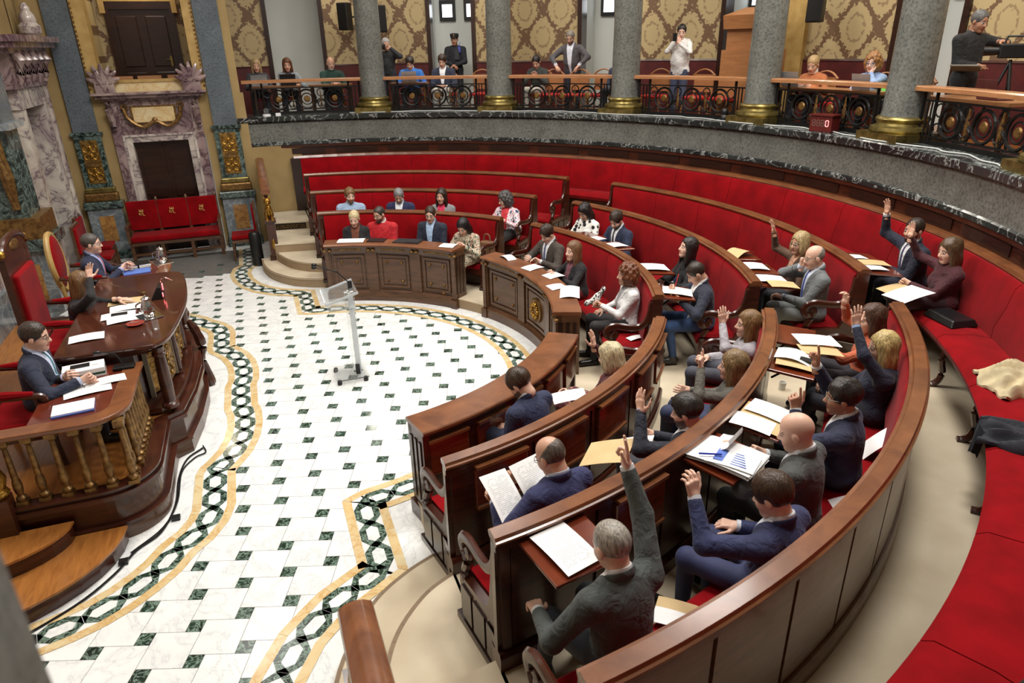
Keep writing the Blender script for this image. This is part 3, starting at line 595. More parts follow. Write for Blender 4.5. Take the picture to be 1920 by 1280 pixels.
secd = {'A': ['far left behind the woman with cropped blond hair', 'far left behind the man in pale blue', 'far left with a dark bag on it'],
        'B': ['centre sector holding the woman in the white jacket', 'centre sector holding the woman in the polka dot blouse', 'centre sector holding the bald man in grey'],
        'C': ['near sector holding the blond woman in burgundy', 'near sector holding the balding man reading', 'near sector holding the grey haired man with raised arm']}
BEN = {}
for s_ in 'ABC':
    for k in range(3): BEN[s_, k] = bench('curved_bench', s_, k, 'red curved %s bench of the %s' % (rows[k], secd[s_][k]))
# desk flaps on the backs (folded against the back, or open as a little table)
def flap(par, R_, th, z, w=.44, open_=False, h=.30):
    if open_:
        o = O('desk_flap', MB().box(-.02, .34, -w / 2, w / 2, -.012, .012), M_FLAP, par); bevel(o, .006)
        o.matrix_local = T(*pol(R_ + .02, th, z)) @ Rz(rad(th)) @ Matrix.Rotation(rad(5), 4, 'Y')
        b = O('bracket', MB().tube([(.02, 0, -.16), (.16, 0, -.02)], .01, 5), M_IRON, o)
    else:
        a = math.degrees(w / 2 / R_)
        o = O('desk_flap', MB().arc([(R_ - .004, z - h), (R_ + .03, z - h), (R_ + .026, z), (R_ - .004, z)], th - a, th + a, 5), M_FLAP, par); bevel(o, .006)
        O('flap_ledge', MB().arc([(R_, z + .012), (R_ + .05, z + .012), (R_ + .05, z + .035), (R_, z + .035)], th - a, th + a, 5), M_RAIL, o)
        O('flap_stop', MB().arc([(R_, z - h - .02), (R_ + .045, z - h - .02), (R_ + .045, z - h), (R_, z - h)], th - a, th + a, 5), M_RAIL, o)
    return o
for th in (-75, -66.5, -58, -48.5, -41): flap(BEN['C', 0][0], RR[0], th, RZ[0] - .12)
for th, op in ((-78.8, 1), (-71.3, 0), (-64.3, 1), (-57.6, 1), (-46.5, 1), (-39.8, 1)): flap(BEN['C', 1][0], RR[1], th, RZ[1] - .085 - (0 if op else .03), open_=bool(op))
for th in (13.5, 4.5, -10.5, -22.5): flap(BEN['B', 0][0], RR[0], th, RZ[0] - .06, open_=True)
for th in (-13.0, -18.8, -23.8): flap(BEN['B', 1][0], RR[1], th, RZ[1] - .06, w=.40, open_=True)
for th in (-20.0, -24.0): flap(BEN['B', 2][0], RR[2], th, RZ[2] - .06, w=.36, open_=True)
# ---- front desks
def front_desk(sec, t0, t1, npan, lab):
    t = empty('front_desk', (0, 0, 0), 0, lab, 'desk', 'carved front desks of the hemicycle'); n = 40
    wd, wt = (M_WAL, M_WALTOP) if sec != 'C' else (M_WOOD, M_RAIL)
    O('desk_top', MB().arc([(2.985, .905), (3.30, .905), (3.31, .915), (3.31, .935), (3.30, .945), (2.985, .945), (2.97, .93), (2.97, .92)], t0, t1, n), wt, t)
    e = .4
    O('body', MB().arc([(3.07, .0), (3.26, .0), (3.26, .905), (3.07, .905)], t0 + e, t1 - e, n), wd, t)
    O('plinth', MB().arc([(3.0, 0), (3.08, 0), (3.08, .17), (3.045, .17), (3.03, .14), (3.0, .14)], t0, t1, n), wd, t)
    O('frieze', MB().arc([(3.04, .79), (3.08, .79), (3.08, .905), (3.02, .905), (3.03, .86)], t0, t1, n), wd, t)
    w_ = (t1 - t0) / npan; R0 = 3.07
    for i in range(npan + 1):
        c = t0 + w_ * i; a, b = max(t0, c - 1.6), min(t1, c + 1.6)
        pz = O('pilaster_strip', MB().arc([(3.035, .15), (3.09, .15), (3.09, .80), (3.035, .80)], a, b, 3), wd, t)
        if sec != 'C':
            for dz in (.84,): O('brass_mount', MB().ellipsoid(pol(3.02, (a + b) / 2 - .7, dz), (.035, .035, .025)).ellipsoid(pol(3.02, (a + b) / 2 + .7, dz), (.035, .035, .025)), M_OLDBR, pz, True)
    for i in range(npan):
        a, b = t0 + w_ * i + 2.4, t0 + w_ * (i + 1) - 2.4
        fr = MB(); g = .6
        for q0, q1, z0, z1 in ((a, b, .22, .25), (a, b, .72, .75), (a, a + g, .22, .75), (b - g, b, .22, .75)): fr.arc([(3.048, z0), (3.08, z0), (3.08, z1), (3.048, z1)], q0, q1, 8)
        O('panel_frame', fr, wd, t)
        pn = O('panel', MB().arc([(3.056, .28), (3.08, .28), (3.08, .69), (3.056, .69)], a + 1.1, b - 1.1, 8), wd, t)
        if sec != 'C':
            if not (sec == 'B' and i == 1):
                for q in (a + 2.2, b - 2.2):
                    for z in (.33, .64): O('brass_corner', MB().ellipsoid(pol(3.05, q, z), (.022, .022, .028)), M_OLDBR, pn, True)
            O('brass_fret', MB().arc([(3.026, .835), (3.05, .835), (3.05, .862), (3.026, .862)], a + .6, b - .6, 8), M_OLDBR, t)
    if sec == 'B':
        c = (t0 + t1) / 2; ax = Vector((cos(rad(c)), sin(rad(c)), 0)); M = Vector((0, 0, 1)).rotation_difference(-ax).to_matrix().to_4x4()
        md = O('medallion', MB().lathe([(.001, .0), (.17, .0), (.17, .02), (.15, .03), (.13, .02), (.06, .025), (.001, .04)], pol(3.05, c, .48), 28, M), M_OLDBR, t, True)
        for i in range(10): 
            q = 2 * PI * i / 10; O('medallion_petal', MB().ellipsoid((ax.x * 3.02 - ax.y * .09 * cos(q), ax.y * 3.02 + ax.x * .09 * cos(q), .48 + .09 * sin(q)), (.03, .03, .03), 8, 5), M_GILT, md, True)
    # inner side folded flaps
    m_ = (t1 - t0); nn = 5
    for i in range(nn):
        th = t0 + m_ * (i + .5) / nn; a = 2.6 if sec != 'C' else 3.4
        fo = O('desk_flap', MB().arc([(3.255, .50), (3.29, .50), (3.285, .80), (3.255, .80)], th - a, th + a, 5), M_FLAP, t); bevel(fo, .006)
        O('flap_ledge', MB().arc([(3.255, .815), (3.31, .815), (3.31, .84), (3.255, .84)], th - a, th + a, 5), M_RAIL, fo)
    for th, sg in ((t0, 1), (t1, -1)):
        ep = O('end_post', MB().arc([(3.01, .14), (3.29, .14), (3.29, .905), (3.01, .905)], min(th, th + sg * 1.1), max(th, th + sg * 1.1), 2), wd, t)
        O('end_foot', MB().arc([(2.98, 0), (3.32, 0), (3.32, .14), (2.98, .14)], min(th - sg * .4, th + sg * 1.6), max(th - sg * .4, th + sg * 1.6), 2), wd, t)
        for r0 in (3.05, 3.13, 3.21): O('flute', MB().arc([(r0, .22), (r0 + .04, .22), (r0 + .04, .82), (r0, .82)], min(th, th - sg * .18), max(th, th - sg * .18), 1), M_DOOR, ep)
front_desk('A', 37.0, 78.4, 3, 'carved walnut front desk below the woman with cropped blond hair')
front_desk('B', -23.2, 26.4, 3, 'carved walnut front desk with a round brass medallion')
front_desk('C', -77.6, -34.6, 5, 'plain mahogany front desk seen from behind, ahead of the young man looking down')
# ---- wall banquette
bq = empty('wall_banquette', (0, 0, 0), 0, 'long red velvet banquette curving under the gallery', 'banquette')
O('back_board', MB().arc([(7.36, P[3]), (7.46, P[3]), (7.46, 1.69), (7.36, 1.69)], -88, 86, 80), M_DOOR, bq)
O('seat_rail', MB().arc([(6.80, 1.0), (7.36, 1.0), (7.36, 1.05), (6.80, 1.05)], -87, 84.5, 80), M_WOOD, bq)
for a, b in seg_arc(None, -87, 84.5, 1.12, 7.0, .008):
    O('seat_cushion', MB().arc([(6.76, 1.06), (6.78, 1.045), (7.30, 1.045), (7.30, 1.13), (7.05, 1.165), (6.80, 1.15), (6.745, 1.11)], a, b, 8), M_VELVET, bq, True)
    O('back_cushion', MB().arc([(7.21, 1.10), (7.37, 1.10), (7.37, 1.68), (7.33, 1.68), (7.29, 1.63), (7.26, 1.45), (7.20, 1.25)], a, b, 8), M_VELVET, bq, True)
    q = rad(a); lp = [(6.86, .99), (6.84, .88), (6.87, .76), (6.85, .66), (6.80, .615), (6.76, .61)]
    O('leg', MB().tube(curve([(r * cos(q), r * sin(q), z) for r, z in lp], 3), .032, 7), M_WOOD, bq, True)
# ================================================================ presidency
pf = struct(O('floor', MB().prism([(-3.6, -2.35)] + [(-1.80, -2.35)] + [(-1.80 + .36 * sin(rad(a)), -1.99 - .36 * cos(rad(a))) for a in range(10, 91, 10)] + [(-1.44, 1.99)] + [(-1.80 + .36 * cos(rad(a)), 1.99 + .36 * sin(rad(a))) for a in range(10, 91, 10)] + [(-3.6, 2.35)], 0, .45), M_PARQ))
def platform_outline(d):
    return [(-3.6, -2.35 - d), (-1.80, -2.35 - d)] + [(-1.80 + (.36 + d) * sin(rad(a)), -1.99 - (.36 + d) * cos(rad(a))) for a in range(10, 91, 8)] + [(-1.44 + d, -1.2), (-1.30 + d, -1.1), (-1.22 + d, -.6), (-1.18 + d, 0), (-1.22 + d, .6), (-1.30 + d, 1.1), (-1.44 + d, 1.2)] + [(-1.80 + (.36 + d) * cos(rad(a)), 1.99 + (.36 + d) * sin(rad(a))) for a in range(2, 91, 8)] + [(-1.80, 2.35 + d), (-3.6, 2.35 + d)]
po = tag(empty('presidency_podium'), 'curved mahogany podium base under the presidency desks', 'podium')
O('base', MB().prism(platform_outline(.05), 0, .14), M_WAL, po); O('side', MB().prism(platform_outline(.02), .14, .42), M_WOOD, po)
O('lower_moulding', MB().prism(platform_outline(.065), .14, .165), M_WOOD, po); O('top_moulding', MB().prism(platform_outline(.06), .40, .44).prism(platform_outline(.03), .44, .47).prism(platform_outline(.045), .47, .49), M_WOOD, po)
O('podium_deck', MB().prism(platform_outline(-.08), .46, .4925), M_PARQ, po)
# entry steps
def half_disc(cx, cy, rx, ry, sg, n=20): return [(cx + rx * cos(rad(180 * i / n)), cy - sg * ry * sin(rad(180 * i / n))) for i in range(n + 1)]
for sg in (1, -1):
    st = empty('podium_steps', (0, 0, 0), 0, 'two half-round parquet steps ' + ('at the lower left beside the pilaster' if sg > 0 else 'on the far side of the podium'), 'steps')
    for rx, ry, z in ((1.28, .92, .15), (.92, .48, .30)):
        q = half_disc(-2.98, -2.42 * sg, rx, ry, sg); O('riser', MB().prism(q, z - .15, z - .02), M_WOOD, st); O('tread', MB().prism(half_disc(-2.98, -2.42 * sg, rx + .02, ry + .02, sg), z - .02, z), M_PARQ, st)
# main desk
md = empty('presidency_desk', (0, 0, 0), 0, 'large bow-fronted mahogany presidency desk with gilded carved front', 'desk')
def bow(d, y1, back=-2.2):
    f = curve([(-1.36, -y1), (-1.25, -y1 + .16), (-1.18, -.6), (-1.145, 0), (-1.18, .6), (-1.25, y1 - .16), (-1.36, y1)], 5)
    f = [(x + d, y) for x, y in f]; return [(back, -y1), (-1.5 + d, -y1)] + f + [(-1.5 + d, y1), (back, y1)]
M_TOPD = wood('dark_desk_top', rgb(84, 44, 30), rgb(54, 25, 17), .10, .6)
bevel(O('top', MB().prism(bow(0, 1.24), 1.225, 1.27), M_TOPD, md), .015, 3)
O('under_moulding', MB().prism(bow(-.06, 1.18), 1.19, 1.226).prism(bow(-.10, 1.14), 1.15, 1.19), M_WOOD, md)
O('body', MB().prism(bow(-.24, 1.0, -2.1), .49, 1.16), M_WOOD, md)
O('modesty_back', MB().prism(bow(-.24, 1.05, -2.1), .49, .60), M_WOOD, md)
O('front_base', MB().prism(bow(-.08, 1.16, -1.6), .0, .30).prism(bow(-.05, 1.19, -1.6), .30, .34).prism(bow(-.11, 1.13, -1.6), .34, .52).prism(bow(-.08, 1.16, -1.6), .52, .57), M_WOOD, md)
O('base_relief', MB().prism(bow(-.095, 1.10, -1.5), .37, .50), M_GILTREL, md)
fr = curve([(-1.50, -.96), (-1.43, -.7), (-1.385, 0), (-1.43, .7), (-1.50, .96)], 6)
ys = [-1.0, -.36, .36, 1.0]
def fx(y): return -1.145 - .075 * (y / .8) ** 2 - (.09 if abs(y) > .9 else 0)
for y0, y1 in zip(ys, ys[1:]):
    a, b = y0 + .07, y1 - .07; pts = [(fx(a + (b - a) * i / 4) - .17, a + (b - a) * i / 4) for i in range(5)]
    gp = O('carved_panel', MB().prism(pts + [(x - .03, y) for x, y in pts[::-1]], .64, 1.12), M_GILTREL, md)
    for i in range(26):
        q = random.random(); z = .68 + .40 * random.random(); y = a + .04 + (b - a - .08) * q
        O('carved_leaf', MB().ellipsoid((fx(y) - .165, y, z), (.02, .03 + .02 * random.random(), .035), 7, 5), M_GILTREL, gp, True)
    O('panel_border', MB().box(fx(a) - .20, fx(a) - .16, a - .03, a, .60, 1.15).box(fx(b) - .20, fx(b) - .16, b, b + .03, .60, 1.15), plain('grey_band', rgb(150, 142, 124), .4), md)
turn = [(.085, 0), (.09, .03), (.075, .05), (.06, .06), (.062, .10), (.068, .25), (.058, .50), (.055, .54), (.07, .555), (.07, .58), (.055, .59), (.062, .64)]
for y in ys: O('turned_column', MB().lathe([(r * (.5 if abs(y) < .9 else .9), z) for r, z in turn], (fx(y) - .16 if abs(y) < .9 else -1.36, y * (1 if abs(y) < .9 else 1.10), .55), 14), M_WOOD, md, True)
for y in (.47,): O('scroll_bracket', MB().tube(curve([(fx(y) - .06, y, .86), (fx(y) + .0, y, .70), (fx(y) + .03, y, .5), (fx(y) - .01, y, .36), (fx(y) + .02, y, .2), (fx(y) + .04, y, .02)], 4), [.03, .04, .05, .055, .05, .055, .06, .055, .05, .045, .04, .045, .05, .05, .05, .05, .05, .055, .06, .065, .06], 8), M_WOOD, md, True)
# side desks with brass balustrades
def baluster(par, x, y, z0, z1):
    h = z1 - z0; k = h / .62
    o = O('baluster', MB().lathe([(r, z * k) for r, z in ((.026, .03), (.040, .05), (.040, .07), (.022, .09), (.030, .12), (.036, .17), (.032, .22), (.023, .25), (.026, .265), (.020, .50), (.017, .53), (.025, .54), (.016, .57))], (x, y, z0), 12), M_OLDBR, par, True)
    O('baluster_block', MB().box(x - .04, x + .04, y - .04, y + .04, z0, z0 + .035), M_OLDBR, o); O('baluster_cap', MB().box(x - .038, x + .038, y - .038, y + .038, z1 - .055, z1), M_OLDBR, o)
for sg in (1, -1):
    t = empty('side_desk', (0, 0, 0), 0, 'secretary side desk with brass balusters ' + ('where the man in glasses writes' if sg > 0 else 'by the man with the red tie'), 'desk')
    def mp(pts): return [(x, y * sg) for x, y in (pts if sg > 0 else pts[::-1])]
    corner = [(-1.80 + .32 * sin(rad(a)), -2.08 - .32 * cos(rad(a))) for a in range(0, 91, 9)]
    cin = [(-1.80 + .16 * sin(rad(a)), -2.08 - .16 * cos(rad(a))) for a in range(90, -1, -9)]
    bevel(O('edge_rail', MB().prism(mp([(-2.55, -2.40)] + corner + [(-1.48, -1.25), (-1.64, -1.25)] + cin + [(-2.55, -2.24)]), 1.085, 1.13), M_RAIL, t), .012)
    O('desk_surface', MB().prism(mp([(-2.20, -2.25), (-1.80, -2.25)] + [(-1.8, -2.245)] + cin[::-1][1:] + [(-1.64, -1.22), (-2.20, -1.22)]), 1.085, 1.122), wood('red_desk_top%d' % sg, rgb(112, 48, 30), rgb(78, 30, 20), .12, .5), t)
    O('drawer_box', MB().prism(mp([(-2.15, -2.0), (-1.70, -2.0), (-1.70, -1.24), (-2.15, -1.24)]), 1.02, 1.086), M_WOOD, t)
    for i in range(6): baluster(t, -2.36 + i * .16, -2.32 * sg, .49, 1.085)
    baluster(t, -1.57, -2.2 * sg, .49, 1.085)
    for i in range(8): baluster(t, -1.555, (-2.05 + i * .107) * sg, .49, 1.085)
    nw = O('newel_post', MB().box(-2.55, -2.41, -2.39 * sg - .07 * 0 - .07, -2.39 * sg + .07, .3, .62), M_WOOD, t)
    O('newel_turning', MB().lathe([(.06, .62), (.09, .66), (.07, .70), (.095, .78), (.07, .86), (.05, .9), (.045, 1.05), (.07, 1.085)], (-2.48, -2.39 * sg, 0), 14), M_GILT, nw, True)
# chairs
def armchair(loc, rz, lab, w=.62, seat_z=.46, back_h=.62, frame=M_WOOD, grp=None, oval=False, crest=0, scale=1.0):
    t = empty('armchair', loc, rz, lab, 'chair', grp)
    def o_(n, mb, m, par=None, sm=False): return O(n, mb, m, par or t, sm)
    hw = w / 2
    bevel(o_('seat', MB().box(-.26, .26, -hw + .03, hw - .03, seat_z - .08, seat_z), M_VELVET), .03, 3)
    o_('seat_frame', MB().box(-.27, .27, -hw, hw, seat_z - .15, seat_z - .08), frame)
    for x in (-.24, .24):
        for y in (-hw + .03, hw - .03): o_('leg', MB().tube([(x, y, seat_z - .12), (x * 1.02, y, .2), (x * 1.08, y, 0)], [.03, .024, .028], 8), frame, None, True)
    for s in (-1, 1):
        o_('armrest', MB().tube(curve([(-.26, s * hw, seat_z + .30), (0, s * hw, seat_z + .27), (.24, s * hw, seat_z + .25), (.27, s * hw, seat_z + .20)], 4), .028, 8), frame, None, True)
        o_('arm_pad', MB().tube([(-.20, s * hw, seat_z + .305), (.0, s * hw, seat_z + .295), (.2, s * hw, seat_z + .275)], [.02, .04, .025], 8), M_VELVET, None, True)
        o_('arm_support', MB().tube([(.2, s * hw, seat_z - .1), (.22, s * hw, seat_z + .1), (.2, s * hw, seat_z + .25)], .022, 8), frame, None, True)
    zb = seat_z + .02
    if oval:
        pts = [(-.29 - .04 * (sin(q) + 1) / 2, .27 * cos(q), zb + .42 + .36 * sin(q)) for q in [2 * PI * i / 28 for i in range(29)]]
        o_('back_frame', MB().tube(pts, .035, 8, up=(1, 0, 0)), M_GOLDPAINT, None, True)
        o_('back_pad', MB().ellipsoid((-.30, 0, zb + .42), (.05, .245, .335), 18, 12), M_VELVET, None, True)
        for s in (-1, 1): o_('back_post', MB().tube([(-.26, s * .2, seat_z - .1), (-.29, s * .2, zb + .2)], .025, 8), M_GOLDPAINT, None, True)
    else:
        fr_ = MB().box(-.33, -.27, -hw, -hw + .09, seat_z - .1, zb + back_h - .001).box(-.33, -.27, hw - .09, hw, seat_z - .1, zb + back_h - .001).box(-.328, -.272, -hw + .09, hw - .09, zb + back_h - .10 - crest * .6, zb + back_h - .001)
        o_('back_frame', fr_, frame)
        bevel(o_('back_pad', MB().box(-.30, -.225, -hw + .085, hw - .085, zb, zb + back_h - .09 - crest * .6), M_VELVET), .03, 3)
        if crest:
            pts = [(hw * cos(rad(a)) * 1.02, zb + back_h + crest * sin(rad(a))) for a in range(0, 181, 12)]
            o_('crest', MB().prism3([(-.33, y, z) for y, z in pts], (0, 0, 0), (.06, 0, 0)), frame)
            o_('crest_edge', MB().tube([(-.28, y, z) for y, z in pts], .028, 8, up=(1, 0, 0)), frame, None, True)
            c_ = o_('crest_carving', MB().ellipsoid((-.27, 0, zb + back_h + crest * .4), (.02, .14, crest * .35)), M_OLDBR, None, True)
            for s in (-1, 1): o_('finial', MB().ellipsoid((-.29, s * hw, zb + back_h + .05), (.045, .045, .05)), M_GILT, None, True)
    return t
armchair((-2.36, .20, .4925), 0, 'tall red throne with arched carved wooden crest behind the woman in black', .80, .46, .98, M_WOOD, None, False, .16)
armchair((-2.42, 1.88, .4925), 0, 'round-backed red armchair with pale gilded frame behind the man with red tie', .62, .44, .6, M_WOOD, None, True)
armchair((-2.42, -1.50, .4925), 0, 'red padded wooden armchair of the man writing in glasses', .66, .44, .42, M_WOOD)
# red bench with three embroidered crests against the far wall
rb = empty('crest_bench', (-1.86, 6.93, 0), 0, 'red velvet bench with three embroidered crests below the dark door', 'bench')
bevel(O('seat', MB().box(-.80, .80, -.28, .22, .40, .52), M_VELVET, rb), .04, 3); O('seat_frame', MB().box(-.82, .82, -.25, .24, .34, .40), M_WAL, rb)
for i in range(3):
    x = -.545 + i * .545; bk = bevel(O('back_panel', MB().box(x - .27, x + .27, .16, .23, .56, 1.12), M_VELVET, rb), .015)
    mk = MB(); gx = x - .02; MK = T(gx, .15, .9) @ Matrix.Scale(.72, 4) @ T(-gx, -.15, -.9)
    mk.tube([(gx - .045, .15, .90), (gx - .02, .15, .82), (gx + .005, .15, .90)], .009, 5).tube([(gx + .03, .15, .91), (gx + .03, .15, .82), (gx + .075, .15, .82)], .009, 5).tube([(gx - .06, .15, .9), (gx - .06, .15, .84)], .009, 5).box(gx - .05, gx + .05, .145, .158, .925, .945)
    for j in (-1, 0, 1): mk.tube([(gx + j * .04, .15, .94), (gx + j * .045, .15, .985)], .010, 5)
    mk.v = [tuple(MK @ Vector(q)) for q in mk.v]
    O('crest', mk, plain('crest_thread', rgb(214, 170, 96), .6), bk)
for x in (-.80, -.27, .27, .80):
    O('leg', MB().box(x - .03, x + .03, -.24, -.18, 0, .36).box(x - .03, x + .03, .17, .23, 0, 1.1), M_WAL, rb); O('finial', MB().lathe([(.03, 1.1), (.035, 1.14), (.02, 1.17), (.005, 1.19)], (x, .2, 0), 10), M_WAL, rb, True)
O('stretcher', MB().box(-.8, .8, -.23, -.19, .14, .18), M_WAL, rb)
for s in (-1, 1): O('armrest', MB().box(s * .82 - .03, s * .82 + .03, -.26, .22, .68, .73).box(s * .82 - .025, s * .82 + .025, -.25, -.2, .38, .70), M_WAL, rb)
def side_chair(loc, rz, lab):
    t = empty('side_chair', loc, rz, lab, 'chair', 'red side chairs along the walls')
    bevel(O('seat', MB().box(-.22, .22, -.24, .24, .42, .50), M_VELVET, t), .03, 3); O('seat_frame', MB().box(-.22, .22, -.24, .24, .36, .42), M_WAL, t)
    bevel(O('backrest', MB().box(-.27, -.21, -.22, .22, .56, 1.02), M_VELVET, t), .03, 3); O('back_frame', MB().box(-.29, -.25, -.25, .25, .50, 1.06), M_WAL, t)
    for x in (-.2, .2):
        for y in (-.2, .2): O('leg', MB().tube([(x, y, .38), (x * 1.08, y * 1.05, 0)], [.028, .02], 6), M_WAL, t)
side_chair((-.62, 6.25, 0), PI, 'red upholstered side chair at the foot of the corner stair')
side_chair((-3.05, 5.75, 0), 0, 'red upholstered side chair near the tall marble doorway')
side_chair((-3.15, 6.5, 0), 0, 'red upholstered side chair in the corner behind the man with red tie')
tag(O('floor_loudspeaker', MB().lathe([(.10, 0), (.11, .02), (.105, .60), (.08, .64), (.001, .645)], (-.42, 5.62, 0), 20), M_BLACK, None, True), 'black cylinder standing on the floor beside the corner stair', 'cylinder')
# ---- acrylic lectern
lt = empty('acrylic_lectern', (.55, .02, 0), 0, 'clear acrylic lectern with two microphones on the marble floor', 'lectern')
O('base_plate', MB().box(-.22, .16, -.2, .24, .05, .065), M_ACR, lt)
for x, y in ((-.20, -.18), (.12, -.18), (-.2, .2)): O('caster', MB().lathe([(.001, 0), (.025, .0), (.03, .02), (.025, .05), (.001, .05)], (x, y, 0), 12), M_BLACK, lt, True)
O('column', MB().box(-.0, .11, -.02, .03, .065, 1.1).box(.04, .07, -.07, .08, .065, 1.1), M_ACR, lt)
O('side_blade', MB().box(.03, .09, -.075, -.06, .065, 1.08), plain('frosted_acrylic', rgb(225, 232, 236), .3), lt)
tp = O('reading_top', MB().box(-.26, .14, -.26, .26, -.006, .006), M_ACR, lt); tp.matrix_local = T(0, 0, 1.13) @ Matrix.Rotation(rad(-16), 4, 'Y')
O('top_lip', MB().box(-.26, -.245, -.26, .26, .0, .04).box(-.26, .14, -.264, -.258, -.01, .02).box(-.26, .14, .258, .264, -.01, .02), plain('frosted_acrylic', rgb(225, 232, 236), .3), tp)
O('shelf', MB().box(-.22, .1, -.2, .2, .96, .966), M_ACR, lt)
O('mic_base', MB().box(.05, .10, -.02, .02, 1.12, 1.24), M_BLACK, lt)
for s, dz in ((0, 0), (.05, -.05)): 
    mk = O('microphone', MB().tube([(.07, 0, 1.22), (-.05, s, 1.36), (-.28, s * 1.4, 1.48 + dz)], .006, 5), M_IRON, lt); O('mic_head', MB().ellipsoid((-.30, s * 1.4, 1.485 + dz), (.032, .024, .024)), M_BLACK, mk, True)
O('connector_block', MB().box(.02, .07, -.1, -.06, .065, .19), M_BLACK, lt)
# ================================================================ people (one continuous distance-field surface each)
F32 = np.float32
def smin(a, b, k):
    h = np.clip(.5 + .5 * (b - a) / k, 0, 1); return b + (a - b) * h - k * h * (1 - h)
class Field:
    def __init__(s, lo, hi, h):
        s.h = h; s.lo = np.array(lo, F32); s.n = np.maximum(4, np.ceil((np.array(hi) - np.array(lo)) / h).astype(int) + 1)
        s.ax = [(s.lo[i] + h * np.arange(s.n[i])).astype(F32) for i in range(3)]
        s.D = np.full(s.n, 1.0, F32); s.R = np.full(s.n, 1.0, F32); s.L = np.zeros(s.n, np.int8)
    def sub(s, lo, hi, m):
        sl = []; 
        for i in range(3):
            a = int(max(0, math.floor((lo[i] - m - s.lo[i]) / s.h))); b = int(min(s.n[i], math.ceil((hi[i] + m - s.lo[i]) / s.h) + 1)); sl.append(slice(a, max(b, a + 1)))
        sl = tuple(sl); return sl, np.meshgrid(s.ax[0][sl[0]], s.ax[1][sl[1]], s.ax[2][sl[2]], indexing='ij', sparse=True)
    def put(s, sl, d, lab, k, cut=False):
        if d.size == 0: return
        if cut: s.D[sl] = -smin(-s.D[sl], d, k); return
        s.D[sl] = smin(s.D[sl], d, k) if k > 0 else np.minimum(s.D[sl], d)
        m = d < s.R[sl]; s.R[sl] = np.where(m, d, s.R[sl]); s.L[sl] = np.where(m, lab, s.L[sl])
    def cap(s, a, b, ra, rb, lab=0, k=.03):
        a = np.array(a, float); b = np.array(b, float); m = max(ra, rb)
        sl, (X, Y, Z) = s.sub(np.minimum(a, b) - m, np.maximum(a, b) + m, k + 2 * s.h)
        ba = b - a; l2 = ba @ ba + 1e-9
        h = np.clip(((X - a[0]) * ba[0] + (Y - a[1]) * ba[1] + (Z - a[2]) * ba[2]) / l2, 0, 1)
        d = np.sqrt((X - a[0] - ba[0] * h) ** 2 + (Y - a[1] - ba[1] * h) ** 2 + (Z - a[2] - ba[2] * h) ** 2) - (ra + (rb - ra) * h)
        s.put(sl, d.astype(F32), lab, k)
    def ell(s, c, r, fr=None, lab=0, k=.03, cut=False):
        c = np.array(c, float); r = np.array(r, float); m = r.max()
        sl, (X, Y, Z) = s.sub(c - m, c + m, k + 2 * s.h); X = X - c[0]; Y = Y - c[1]; Z = Z - c[2]
        if fr is not None: X, Y, Z = [X * f[0] + Y * f[1] + Z * f[2] for f in fr]
        k0 = np.sqrt((X / r[0]) ** 2 + (Y / r[1]) ** 2 + (Z / r[2]) ** 2); k1 = np.sqrt((X / r[0] ** 2) ** 2 + (Y / r[1] ** 2) ** 2 + (Z / r[2] ** 2) ** 2) + 1e-6
        s.put(sl, (k0 * (k0 - 1) / k1).astype(F32), lab, k, cut)
    def nets(s):
        D = s.D; ins = D < 0; c = np.zeros(tuple(s.n - 1), np.int8)
        for i in (0, 1):
            for j in (0, 1):
                for k in (0, 1): c += ins[i:s.n[0] - 1 + i, j:s.n[1] - 1 + j, k:s.n[2] - 1 + k]
        act = (c > 0) & (c < 8); idx = np.full(act.shape, -1, np.int32); ij = np.argwhere(act); n = len(ij); idx[act] = np.arange(n)
        cor = [(i, j, k) for i in (0, 1) for j in (0, 1) for k in (0, 1)]
        val = np.stack([D[ij[:, 0] + a, ij[:, 1] + b, ij[:, 2] + e] for a, b, e in cor], 1)
        P_ = np.zeros((n, 3)); w_ = np.zeros(n)
        for p in range(8):
            for q in range(p + 1, 8):
                if sum(abs(x - y) for x, y in zip(cor[p], cor[q])) != 1: continue
                m = (val[:, p] < 0) != (val[:, q] < 0); t = val[m, p] / (val[m, p] - val[m, q] + 1e-12)
                P_[m] += np.array(cor[p]) + t[:, None] * (np.array(cor[q]) - np.array(cor[p])); w_[m] += 1
        V = s.lo + s.h * (ij + P_ / w_[:, None]); Q = []
        for a in range(3):
            b, e = (a + 1) % 3, (a + 2) % 3
            s0 = [slice(None)] * 3; s1 = [slice(None)] * 3; s0[a] = slice(0, -1); s1[a] = slice(1, None)
            A = ins[tuple(s0)]; B = ins[tuple(s1)]; ch = np.argwhere(A != B); ch = ch[(ch[:, b] > 0) & (ch[:, e] > 0) & (ch[:, b] < s.n[b] - 1) & (ch[:, e] < s.n[e] - 1)]
            if not len(ch): continue
            def cell(db, de): z = ch.copy(); z[:, b] += db; z[:, e] += de; return idx[z[:, 0], z[:, 1], z[:, 2]]
            q = np.stack([cell(-1, -1), cell(0, -1), cell(0, 0), cell(-1, 0)], 1); fl_ = ~A[ch[:, 0], ch[:, 1], ch[:, 2]]; q[fl_] = q[fl_][:, ::-1]; Q.append(q)
        Q = np.concatenate(Q); g = np.clip(np.rint((V - s.lo) / s.h).astype(int), 0, s.n - 1); lab = s.L[g[:, 0], g[:, 1], g[:, 2]]
        return V, Q, lab
def unit(v): v = np.array(v, float); return v / (np.linalg.norm(v) + 1e-9)
